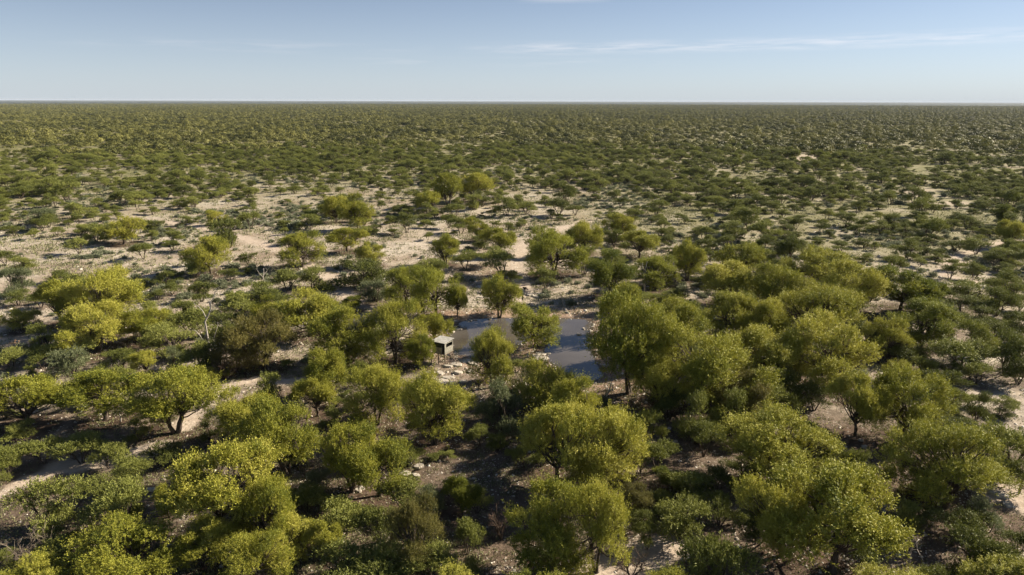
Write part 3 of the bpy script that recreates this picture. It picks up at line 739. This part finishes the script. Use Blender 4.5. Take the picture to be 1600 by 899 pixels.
# ------------------------------------------------------------------ rock slabs
def slab(seed):
    r = np.random.default_rng(seed); bm = bmesh.new(); n = 11; a0 = r.random()
    rr = r.uniform(.75, 1.15, n); ring = []
    for zz, k in ((0, 1.0), (.75, .97), (1, .86)):
        ring.append([bm.verts.new((math.cos(6.283*i/n+a0)*rr[i]*k, math.sin(6.283*i/n+a0)*rr[i]*.75*k, zz+r.normal(0, .04))) for i in range(n)])
    for a, b in ((0, 1), (1, 2)):
        for i in range(n): bm.faces.new((ring[a][i], ring[a][(i+1) % n], ring[b][(i+1) % n], ring[b][i]))
    bm.faces.new(ring[2]); me = bpy.data.meshes.new('rock_slab'); bm.to_mesh(me); bm.free(); me.materials.append(M['stone']); return me
SL = [slab(i) for i in range(6)]
ROCKS = [(689,583,1.0),(700,573,.8),(713,570,1.3),(728,563,1.5),(738,568,1.1),(676,590,1.3),(668,584,.9),(700,590,1.1),(716,583,.9),(690,598,1.4),(707,600,1.0),(724,596,.8),(660,593,.8),(735,580,.8),
 (712,499,.6),(704,506,.8),(716,511,.9),(698,512,.7),(708,515,.5),(735,497,.6),(742,496,.8),(765,495,.5),(845,549,1.1),(839,556,1.3),(850,557,1.0),(834,563,1.1),(857,548,.6),(843,566,.9),
 (872,533,.5),(905,519,.6),(912,510,.5),(930,525,.7),(935,545,.6),(946,568,.7),(760,457,1.3),(748,449,1.2),(770,447,1.0),(838,464,1.4),(828,461,1.0),(815,458,1.1),(846,459,.9),(752,465,1.0),
 (633,738,.8),(650,742,.6),(560,765,.6),(565,762,.5),(655,728,.7),(640,724,.5),(1055,690,.5),(1350,700,.5),(1345,690,.4),(470,625,.9),(540,618,.8),(520,622,.7),(1545,765,.8),(1560,775,1.0),(1575,790,.8),(235,765,.7),(242,775,.6),(150,782,.6)]
rocks = []
for i, (px, py, s) in enumerate(ROCKS):
    x, y = gp(px, py); o = obj('rock_slab', SL[i % 6]); z = float(height(x, y)[0])
    o.location = (x, y, max(z, -.5)-.04); o.rotation_euler = (rng.normal(0, .05), rng.normal(0, .05), rng.random()*6.28); s *= .8; o.scale = (s, s*rng.uniform(.7, 1.1), .16*rng.uniform(.7, 1.6)+.05*s); rocks.append((o, px, py, s))

# ------------------------------------------------------------------ dead wood
def snag(name, base, polys, depth_jit=.5, rad0=.13, mat='palebark', label='', cat='dead tree', seed=0, twigs=2):
    """polys: pixel polylines of limbs, first one starts at base; turned into 3-D limbs round the stem"""
    r = np.random.default_rng(seed); bx, by = base; x, y = gp(bx, by); dep = float(proj(x, y)[2]); s = dep/FPX; z = float(height(x, y)[0])
    e = empty(name, (x, y, z)); cosv = math.cos(math.atan2(CAM_H, math.hypot(x, y)))
    def to3(p, k, yy): return np.array([(p[0]-bx)*s, yy, (by-p[1])*s/cosv])
    first = None
    for i, pl in enumerate(polys):
        tb = TubeB(); n = len(pl); y0 = 0 if i == 0 else r.normal(0, .15); dy = r.normal(0, depth_jit)
        P = np.array([to3(p, 0, y0*(j > 0)+dy*(j/(n-1))**1.3) for j, p in enumerate(pl)])
        if i > 0 and first is not None:
            q = first[np.argmin(np.linalg.norm((first-P[0])[:, [0, 2]], axis=1))]; P[:, 1] += q[1]-P[0, 1]
        else: first = P; P[0, 2] = -.3
        r0 = rad0*(1 if i == 0 else .55); rd = np.linspace(r0, r0*.28, n); tb.tube(P, rd, 7)
        for _ in range(twigs if i else 0):
            j = r.integers(1, n); tb.tube(bent(P[j], P[j]+r.normal(0, .5, 3)+[0, 0, .4], r, 4, .1), np.linspace(r0*.3, .012, 4), 4)
        obj('trunk' if i == 0 else 'limb', tb.mesh('trunk' if i == 0 else 'limb', M[mat]), e)
    return tag(e, label, cat)
snag('dead_tree', (329, 560), [[(329,560),(329,540),(328,520),(327,503),(334,492),(338,484),(339,473),(345,467),(347,459),(352,456)],[(329,497),(325,488),(319,481),(312,477)],[(338,482),(337,474),(338,468)],
  [(335,489),(340,486),(345,484)],[(328,520),(323,530),(319,522),(314,514),(304,513)],[(328,528),(337,531),(342,520),(348,508)],[(337,531),(339,543),(336,552)],[(323,530),(321,541)]],
  rad0=.15, label='tall bleached white dead tree rising above the bushes left of the waterhole', seed=1)
snag('dead_tree', (941, 642), [[(941,642),(943,632),(945,622),(950,613),(953,602),(954,595),(961,592)],[(943,624),(938,620),(930,615)],[(946,616),(947,605),(946,595)],[(951,612),(957,612),(962,611)],[(956,612),(956,604),(960,601)]],
  rad0=.11, label='thin bleached dead tree standing in shade just below the waterhole', seed=2)
snag('dead_tree', (413, 442), [[(413,442),(411,434),(412,427),(411,421)],[(411,434),(406,426),(403,420)],[(412,430),(417,424)]], rad0=.13, label='short pale dead stump tree on the open sand behind the rounded bushes', seed=3)
snag('dead_tree', (881, 479), [[(881,479),(879,470),(876,462),(873,456)],[(879,470),(883,463)],[(877,466),(872,464)]], rad0=.1, label='small pale snag on the bank behind the right pool', seed=4)
snag('dead_tree', (1007, 455), [[(1007,455),(1006,443),(1008,432),(1006,420),(1008,408)],[(1006,440),(1012,430),(1014,424)],[(1007,430),(1002,420),(1001,412)]], rad0=.17, label='pale bare-stemmed dead tree among leafy trees right behind the waterhole', seed=5)
snag('dead_tree', (1421, 884), [[(1421,884),(1420,872),(1422,862),(1429,855),(1436,851)],[(1422,864),(1428,860),(1430,868)],[(1420,870),(1414,862)]], rad0=.09, label='bare grey dead tree in deep shade near the bottom right', seed=6)
snag('fallen_branch', (1074, 719), [[(1068,719),(1074,717),(1080,713),(1086,712)],[(1074,717),(1078,721),(1088,722)],[(1080,713),(1084,708)]], rad0=.09, label='bleached fallen branch lying on dark ground right of the centre clearing', cat='branch', seed=7)
snag('fallen_branch', (716, 352), [[(708,352),(716,346),(724,344),(731,347)],[(716,346),(715,338)],[(722,345),(727,338)],[(712,350),(706,344)],[(724,346),(733,351)]], rad0=.2, label='tangle of bleached fallen branches on the flat behind the waterhole', cat='branch', seed=8)
snag('fallen_branch', (192, 660), [[(188,660),(191,652),(190,646),(196,640)],[(190,646),(186,643)]], rad0=.1, label='pale broken limb propped under the yellow trees at the left', cat='branch', seed=9)
snag('fallen_branch', (655, 735), [[(640,730),(648,733),(656,731),(659,727),(657,722)],[(648,733),(652,738)]], rad0=.09, mat='bark', label='dark curved fallen branch beside the pale stones', cat='branch', seed=10)
def dead_shrub(px, base, top, w, label, seed, mat='twig'):
    r = np.random.default_rng(seed); x, y, wm, h = place(px, top, base, w); e = empty('dead_shrub', (x, y, float(height(x, y)[0])))
    tb = TubeB(); tw = TubeB(); h = max(h, .45*wm)
    for i in range(8):
        a = r.random()*6.28; tip = np.array([math.cos(a)*wm*.3, math.sin(a)*wm*.3, h*r.uniform(.5, .8)]); P = bent([0, 0, -.1], tip, r, 6, .08); tb.tube(P, np.linspace(.05, .02, 6), 5)
        for _ in range(11):
            s0 = P[r.integers(2, 6)]; dd = unit(tip*[1, 1, .5]+r.normal(0, .8, 3)*h*.6+[0, 0, h*.3]); l = r.uniform(.25, .5)*wm*.6; Q = bent(s0, s0+dd*l, r, 4, .1); tw.tube(Q, np.linspace(.018, .007, 4), 4)
            for _ in range(5):
                s1 = Q[r.integers(1, 4)]; tw.tube(bent(s1, s1+unit(dd+r.normal(0, .6, 3))*l*.5, r, 3, .1), [.011, .009, .005], 4)
    obj('trunk', tb.mesh('trunk', M['bark']), e); obj('twigs', tw.mesh('twigs', M[mat]), e); tag(e, label, 'dead shrub')
dead_shrub(783, 842, 792, 42, 'dead brown shrub of bare twigs near the bottom centre', 1)
dead_shrub(352, 592, 560, 46, 'dead reddish-brown shrub under the olive trees at the left', 2)
dead_shrub(52, 882, 826, 74, 'grey brown leafless shrub in the bottom left corner', 3, 'wood')
dead_shrub(985, 903, 862, 56, 'low bare twiggy shrub on pale sand at the bottom centre right', 4)
dead_shrub(820, 708, 680, 36, 'bare twiggy shrub in the shade left of the biggest middle tree', 5)
dead_shrub(1488, 600, 572, 34, 'bare dark shrub among thorn bushes at the right', 6, 'bark')

# ------------------------------------------------------------------ game hide on stilts
def box(bm, x0, x1, y0, y1, z0, z1):
    v = [bm.verts.new(p) for p in ((x0,y0,z0),(x1,y0,z0),(x1,y1,z0),(x0,y1,z0),(x0,y0,z1),(x1,y0,z1),(x1,y1,z1),(x0,y1,z1))]
    for f in ((0,3,2,1),(4,5,6,7),(0,1,5,4),(1,2,6,5),(2,3,7,6),(3,0,4,7)): bm.faces.new([v[i] for i in f])
def bmo(name, fn, mat, parent, bev=.012):
    bm = bmesh.new(); fn(bm)
    if bev: bmesh.ops.bevel(bm, geom=bm.edges[:], offset=bev, segments=1, affect='EDGES')
    me = bpy.data.meshes.new(name); bm.to_mesh(me); bm.free(); me.materials.append(M[mat]); return obj(name, me, parent)
hx, hy = gp(692, 566); hz = float(height(hx, hy)[0])
hide = empty('game_hide', (hx, hy+.3, hz), R(-30), (.93, .93, .93)); tag(hide, 'small pale wooden viewing hide on stilts at the left end of the waterhole', 'hide')
a, b, fl, tp = 1.12, 1.08, 1.65, 3.45     # local x: left face width; local -y is the face turned to the camera's left
lowt = fl+.92
bmo('floor', lambda m_: box(m_, -a-.05, a+.05, -b-.05, b+.05, fl-.1, fl), 'wood', hide)
bmo('wall', lambda m_: box(m_, -a, a-.52, -b, -b+.04, fl+.003, lowt), 'sheet', hide)                # low panel, doorway at its right
def rightwall(m_):
    x0, x1 = a-.04, a
    box(m_, x0, x1, -b+.045, b, fl+.003, fl+.95); box(m_, x0, x1, -b+.045, -b+.4, fl+.955, tp-.15)
    box(m_, x0, x1, b-.15, b, fl+.955, tp-.15); box(m_, x0, x1, -b+.405, b-.155, tp-.3, tp-.15)
bmo('wall', rightwall, 'sheet', hide, 0)
bmo('wall', lambda m_: box(m_, -a, a-.045, b-.04, b, fl+.003, lowt), 'sheet', hide)
bmo('wall', lambda m_: box(m_, -a, -a+.04, -b+.045, b-.045, fl+.003, tp-.2), 'sheet', hide)
for sx_, sy_ in ((-1, -1), (1, -1), (1, 1), (-1, 1)):
    bmo('post', lambda m_, sx_=sx_, sy_=sy_: box(m_, sx_*(a-.09)-.04, sx_*(a-.09)+.04, sy_*(b-.09)-.04, sy_*(b-.09)+.04, fl+.004, tp-.1), 'darkwood', hide)
bmo('door_frame', lambda m_: (box(m_, a-.56, a-.5, -b-.004, -b+.06, fl+.004, tp-.16), box(m_, a-.07, a-.005, -b-.004, -b+.04, fl+.004, tp-.16)), 'darkwood', hide, 0)
bmo('fascia', lambda m_: (box(m_, -a-.05, a+.05, -b-.05, -b-.01, tp-.28, tp-.06), box(m_, a+.008, a+.05, -b-.005, b+.05, tp-.14, tp-.0)), 'darkwood', hide, 0)
bmo('dark_opening_panel', lambda m_: box(m_, -a+.01, a-.57, -b+.012, -b+.03, lowt-.05, tp-.1), 'darkwood', hide, 0)  # dark panel over the upper opening, standing in for its shaded interior
bmo('back_screen', lambda m_: box(m_, -a+.05, a-.05, b-.09, b-.06, lowt-.1, tp-.12), 'darkwood', hide, 0)
rf = bmo('roof', lambda m_: box(m_, -a-.16, a+.16, -b-.18, b+.16, 0, .05), 'roof', hide); rf.location = (0, 0, tp-.02); rf.rotation_euler = (R(3), R(-1), 0)
def leg(x0, y0, x1, y1, nm='leg', z0=-.3, z1=None, rr=.085):
    tb = TubeB(); tb.tube(bent([x1, y1, z0], [x0, y0, z1 or fl-.08], np.random.default_rng(int(abs(x0*77+y0*31)*10)), 5, .02), np.full(5, rr), 7); obj(nm, tb.mesh(nm, M['wood']), hide)
for x0, y0 in ((-a+.1, -b+.1), (a-.1, -b+.1), (a-.1, b-.1), (-a+.1, b-.1), (0, -b+.1)): leg(x0, y0, x0*1.25, y0*1.25)
leg(-a+.1, -b+.1, a*.9, -b*.95, 'brace', .1, None, .04); leg(a-.1, b-.2, a*1.2, -b, 'brace', .1, None, .04); leg(-a+.1, b-.1, -a, -b, 'brace', .1, None, .04)
tb = TubeB()
for q in (-.28, .28): tb.tube([[a-.05+.1, q+.2, fl-.05], [a+1.9, q+.2, -.2]], [.045, .045], 6)
lad = obj('ladder', tb.mesh('ladder', M['wood']), hide); tb = TubeB()
for i in range(6):
    t = (i+.6)/6.4; tb.tube([[a+.05+1.85*t, -.12, fl-.05-(fl+.15)*t], [a+.05+1.85*t, .52, fl-.05-(fl+.15)*t]], [.03, .03], 5)
obj('rungs', tb.mesh('rungs', M['wood']), lad)

# ------------------------------------------------------------------ animals
def skinned(name, verts, edges, rad, mat, parent, sub=2):
    me = bpy.data.meshes.new(name); me.from_pydata(verts, edges, []); me.update(); me.materials.append(mat); o = obj(name, me, parent)
    md = o.modifiers.new('skin', 'SKIN'); md.use_smooth_shade = True
    for i, rr in enumerate(rad): me.skin_vertices[0].data[i].radius = (rr, rr) if not isinstance(rr, tuple) else rr
    me.skin_vertices[0].data[0].use_root = True
    s = o.modifiers.new('sub', 'SUBSURF'); s.levels = s.render_levels = sub
    return o
m, nt, out = newmat('antelope_coat'); L = nt.links.new
tc = N(nt, 'ShaderNodeTexCoord'); sp = N(nt, 'ShaderNodeSeparateXYZ'); L(tc.outputs['Object'], sp.inputs[0]); rp = ramp(nt, [(.50, (.75, .70, .62)), (.56, (.62, .42, .25)), (.9, (.55, .34, .19))]); L(sp.outputs['Z'], rp.inputs[0])
bs = N(nt, 'ShaderNodeBsdfPrincipled'); bs.inputs['Roughness'].default_value = .8; L(rp.outputs[0], bs.inputs['Base Color']); L(bs.outputs[0], out.inputs[0]); COAT = m
def antelope(px, py, rz, label, sc=1.0):
    x, y = gp(px, py); e = empty('antelope', (x, y, float(height(x, y)[0])), rz, (sc,)*3)
    V = [(0,0,.62),(.32,0,.64),(-.33,0,.64),(.42,0,.76),(.5,0,.93),(.54,0,1.06),(.64,0,1.04),(.73,0,.99), (-.43,0,.66),(-.47,0,.52)]
    E = [(0,1),(0,2),(1,3),(3,4),(4,5),(5,6),(6,7),(2,8),(8,9)]; RD = [(.14,.16),(.13,.16),(.13,.15),.085,.055,.06,.05,.025,.04,.015]
    for sx_, par, xs in ((1, 1, (.34, .36, .35, .37)), (-1, 1, (.34, .33, .34, .36))):
        n0 = len(V); V += [(xs[0], sx_*.07, .5), (xs[1], sx_*.08, .3), (xs[2], sx_*.08, .06), (xs[3], sx_*.08, .0)]; E += [(par, n0), (n0, n0+1), (n0+1, n0+2), (n0+2, n0+3)]; RD += [.06, .03, .02, .025]
    for sx_ in (1, -1):
        n0 = len(V); V += [(-.34, sx_*.08, .5), (-.28, sx_*.09, .40), (-.40, sx_*.09, .27), (-.36, sx_*.09, .05), (-.34, sx_*.09, 0)]; E += [(2, n0), (n0, n0+1), (n0+1, n0+2), (n0+2, n0+3), (n0+3, n0+4)]; RD += [.075, .05, .03, .02, .025]
    for sx_ in (1, -1):
        n0 = len(V); V += [(.53, sx_*.06, 1.12), (.5, sx_*.13, 1.17)]; E += [(5, n0), (n0, n0+1)]; RD += [.02, .012]
    skinned('body', V, E, RD, COAT, e)
    for sx_ in (1, -1):
        tb = TubeB(); tb.tube([(.55, sx_*.03, 1.1), (.53, sx_*.05, 1.2), (.5, sx_*.07, 1.28), (.52, sx_*.06, 1.36)], [.014, .012, .009, .004], 5); obj('horn', tb.mesh('horn', M['darkwood']), e)
    tag(e, label, 'antelope', 'antelopes at the left edge')
antelope(19.5, 543, R(12), 'tan antelope with head raised, leftmost of those in the shade at the left edge', .95)
antelope(26.5, 543.5, R(-6), 'tan antelope walking right just behind the leftmost one, at the shade edge', .9)
antelope(49, 543, R(65), 'tan antelope turned away beside the dark thicket, rightmost of the three', .9)
FE = noisemat('dark_feathers', (.012, .010, .009), (.03, .025, .02), 9, .8, .3)
def bird(px, py, rz, label, stoop, sc=1.0):
    x, y = gp(px, py); e = empty('ground_bird', (x, y, float(height(x, y)[0])), rz, (sc,)*3)
    if stoop: V = [(0,0,.85),(.25,0,.9),(-.28,0,.93),(-.45,0,1.02),(.4,0,.78),(.5,0,.6),(.55,0,.45),(.65,0,.4)]
    else: V = [(0,0,.9),(.14,0,1.05),(-.16,0,.78),(-.26,0,.66),(.2,0,1.22),(.19,0,1.4),(.2,0,1.52),(.3,0,1.5)]
    E = [(0,1),(0,2),(2,3),(1,4),(4,5),(5,6),(6,7)]; RD = [(.21,.22),.17,.17,.08,.08,.05,.055,.02]
    for s_ in (1, -1):
        n0 = len(V); V += [(0, s_*.09, .62), (.05, s_*.1, .36), (0, s_*.1, .05), (.1, s_*.1, .02)]; E += [(0, n0), (n0, n0+1), (n0+1, n0+2), (n0+2, n0+3)]; RD += [.09, .04, .03, .025]
    skinned('body', V, E, RD, FE, e); tag(e, label, 'bird', 'dark birds on the pale bank behind the waterhole')
bird(820, 456.5, R(5), 'dark long-legged bird stooping on the pale track behind the waterhole', True, 1.0)
bird(816.5, 473, R(80), 'dark upright bird standing on the pale bank just above the waterhole tree', False, .95)

# ------------------------------------------------------------------ labels for the plants
ORD = 'first second third fourth fifth sixth seventh eighth ninth tenth eleventh twelfth thirteenth fourteenth fifteenth sixteenth seventeenth eighteenth nineteenth twentieth'.split()
def band(v):
    for lim, nm in ((345, 'far behind the waterhole'), (405, 'well behind the waterhole'), (440, 'just behind the waterhole'), (500, 'beside the far bank'),
                    (560, 'level with the pools'), (620, 'just below the pools'), (680, 'in the middle foreground'), (760, 'in the lower third'), (840, 'near the bottom'), (2000, 'along the bottom edge')):
        if v < lim: return nm
U = {}
for t in things:
    u, v, dep = proj(t['x'], t['y'], 0); u = float(u); v = float(v); t['u'] = u; t['v'] = v; t['px'] = t['w']/float(dep)*FPX
    side = 'left' if u < 533 else ('centre' if u < 1067 else 'right')
    t['key'] = (t['kind'] in 'yodm', band(v), side)
    t['ind'] = things.index(t) < listed
for t in things: 
    if t['ind'] and -60 < t['u'] < 1660: U.setdefault(t['key'], []).append(t)
for k, L_ in U.items():
    L_.sort(key=lambda t: t['u'])
    for i, t in enumerate(L_):
        tree = k[0]; col = {'y': 'yellow-green', 'm': 'mid-green', 'o': 'olive-brown', 'd': 'dark green', 'a': 'green', 'g': 'grey-green'}[t['kind']]
        noun = 'tree' if tree else 'thorn bush'
        size = ('large ' if t['w'] > 7.5 else 'small ' if t['w'] < 4.5 else '') if tree else ('broad ' if t['w'] > 5 else 'small ' if t['w'] < 2.8 else '')
        what = 'leafy trees' if tree else 'thorn bushes'
        pos = f'{ORD[min(i, 19)]} from left there' if len(L_) > 1 else 'the only one there'
        sd = {'left': 'left third', 'centre': 'central third', 'right': 'right third'}[k[2]]
        tag(t['root'], f'{size}{col} {noun} {k[1]}, {sd}, {pos}', 'tree' if tree else 'bush', 'yellow-green leafy trees' if tree else 'thorn bushes round the waterhole')
for t in things:
    if 'label' not in t['root']:
        tree = t['kind'] in 'yodm'
        if tree: tag(t['root'], 'yellow-green leafy tree at the very edge of the view', 'tree', 'leafy trees at the frame edge'); continue
        sd = {'left': 'left', 'centre': 'central', 'right': 'right'}[t['key'][2]]
        tag(t['root'], f'umbrella-shaped thorn bush on open ground {t["key"][1]}, {sd} third', 'bush', f'open-sand thorn bushes {t["key"][1]} {sd}')
for o in shr:
    u, v, _ = proj(*o.location[:2], 0); sd = 'left' if u < 533 else ('central' if u < 1067 else 'right'); b_ = band(float(v))
    tag(o, f'knee-high silver-green shrub on pale sand {b_}, {sd} third', 'shrub', f'silver-green shrubs {b_} {sd}')
import collections
CN = collections.Counter()
for o, px, py, s in rocks:
    where = ('on the stony apron under the hide' if 655 < px < 745 and py > 560 else 'on the far left bank of the waterhole' if 690 < px < 770 and 490 < py < 520 else 'on the spit between the two pools' if 830 < px < 860 and 540 < py < 570 else
             'on the bank round the right pool' if 860 < px < 950 and 500 < py < 572 else 'on the pale bank behind the waterhole' if py < 470 else 'on the ground in the foreground left' if px < 400 else
             'between the foreground trees left of centre' if px < 700 else 'on the stony ground at the right')
    sz = 'large' if s >= 1.1 else 'small' if s < .75 else 'medium'
    tag(o, f'{sz} flat pale limestone slab {where}', 'rock', f'{sz} limestone slabs {where}')

# ------------------------------------------------------------------ light, sky, air
EL, AZ = 28.0, 22.0     # sun elevation, degrees beyond the camera's right hand
sdir = Vector((math.cos(R(EL))*math.cos(R(AZ)), math.cos(R(EL))*math.sin(R(AZ)), math.sin(R(EL))))
sl = bpy.data.lights.new('sun', 'SUN'); sl.energy = 5.0; sl.angle = R(.5); sl.color = (1, .885, .71)
so = bpy.data.objects.new('sun', sl); C.objects.link(so); so.rotation_euler = sdir.to_track_quat('Z', 'Y').to_euler()
w = bpy.data.worlds.new('World'); scene.world = w; w.use_nodes = True; nt = w.node_tree; nt.nodes.clear(); L = nt.links.new
wo = nt.nodes.new('ShaderNodeOutputWorld'); bg = nt.nodes.new('ShaderNodeBackground'); bg.inputs['Strength'].default_value = .05
sk = nt.nodes.new('ShaderNodeTexSky'); sk.sky_type = 'NISHITA'; sk.sun_disc = False; sk.sun_elevation = R(EL); sk.sun_rotation = R(90-AZ)
sk.altitude = 1100; sk.air_density = .58; sk.dust_density = .3; sk.ozone_density = 0.0
# thin high cloud streaks by direction
tc = nt.nodes.new('ShaderNodeTexCoord'); sp = nt.nodes.new('ShaderNodeSeparateXYZ'); L(tc.outputs['Generated'], sp.inputs[0])
def wm(op, a, b=None, c=None, clamp=False):
    n_ = nt.nodes.new('ShaderNodeMath'); n_.operation = op; n_.use_clamp = clamp
    for q, vv in enumerate((a, b, c)):
        if vv is None: continue
        if isinstance(vv, (int, float)): n_.inputs[q].default_value = vv
        else: L(vv, n_.inputs[q])
    return n_.outputs[0]
azn = wm('ARCTAN2', sp.outputs['X'], sp.outputs['Y']); eln = wm('ARCSINE', sp.outputs['Z'])
def streak(az0, az1, el0, slope, thick, sx_, sy_, lo_, amp):
    cb = nt.nodes.new('ShaderNodeCombineXYZ'); L(wm('MULTIPLY', azn, sx_), cb.inputs[0]); L(wm('MULTIPLY', eln, sy_), cb.inputs[1]); cb.inputs[2].default_value = az0
    n_ = nt.nodes.new('ShaderNodeTexNoise'); n_.inputs['Scale'].default_value = 1; n_.inputs['Detail'].default_value = 7; n_.inputs['Roughness'].default_value = .62; L(cb.outputs[0], n_.inputs['Vector'])
    c = wm('ADD', wm('MULTIPLY', azn, slope), el0-slope*(az0+az1)/2)
    dd = wm('ABSOLUTE', wm('DIVIDE', wm('SUBTRACT', eln, c), thick)); g = wm('SUBTRACT', 1.0, dd, clamp=True)
    e1 = wm('MULTIPLY', wm('SUBTRACT', azn, az0), 8.0, clamp=True); e2 = wm('MULTIPLY', wm('SUBTRACT', az1, azn), 8.0, clamp=True)
    nn = wm('MULTIPLY', wm('SUBTRACT', n_.outputs[0], lo_), 3.2, clamp=True)
    return wm('MULTIPLY', wm('MULTIPLY', wm('MULTIPLY', g, nn), wm('MULTIPLY', e1, e2)), amp)
s1 = streak(-.08, .75, .072, .006, .011, 14, 190, .38, .28); s2 = streak(-.62, -.1, .068, 0, .010, 12, 190, .45, .15)
s3 = streak(.0, .14, .1385, 0, .012, 20, 90, .2, 1.0); s4 = streak(-.3, .3, .052, 0, .009, 10, 160, .5, .12)
cl = wm('ADD', wm('ADD', s1, s2), wm('ADD', s3, s4), clamp=True)
hz_ = wm('MULTIPLY', wm('POWER', 2.718, wm('MULTIPLY', wm('MAXIMUM', eln, 0.0), -10.0)), .93)
m0 = nt.nodes.new('ShaderNodeMix'); m0.data_type = 'RGBA'; L(hz_, m0.inputs[0]); L(sk.outputs[0], m0.inputs[6]); m0.inputs[7].default_value = (5.15, 5.65, 6.2, 1)
mx = nt.nodes.new('ShaderNodeMix'); mx.data_type = 'RGBA'; L(cl, mx.inputs[0]); L(m0.outputs[2], mx.inputs[6]); mx.inputs[7].default_value = (12.5, 11.2, 10.8, 1)
L(mx.outputs[2], bg.inputs['Color']); L(bg.outputs[0], wo.inputs['Surface'])

HAZE = 2.4e-5
if HAZE:
    bm = bmesh.new(); box(bm, -70000, 70000, -4000, 70000, -3, 44); me = bpy.data.meshes.new('haze'); bm.to_mesh(me); bm.free()
    m, nt, out = newmat('haze'); pv = nt.nodes.new('ShaderNodeVolumePrincipled'); pv.inputs['Color'].default_value = (.75, .85, 1, 1); pv.inputs['Density'].default_value = HAZE
    nt.links.new(pv.outputs[0], out.inputs['Volume']); me.materials.append(m); tag(obj('haze', me), 'thin bluish air over the distant plain', 'haze', None, 'stuff')
scene.render.engine = 'CYCLES'
scene.view_settings.view_transform = 'Standard'; scene.view_settings.look = 'None'; scene.view_settings.gamma = 1
scene.view_settings.exposure = 1.15
scene.cycles.max_bounces = 4; scene.cycles.diffuse_bounces = 1; scene.cycles.transmission_bounces = 2; scene.cycles.volume_bounces = 0
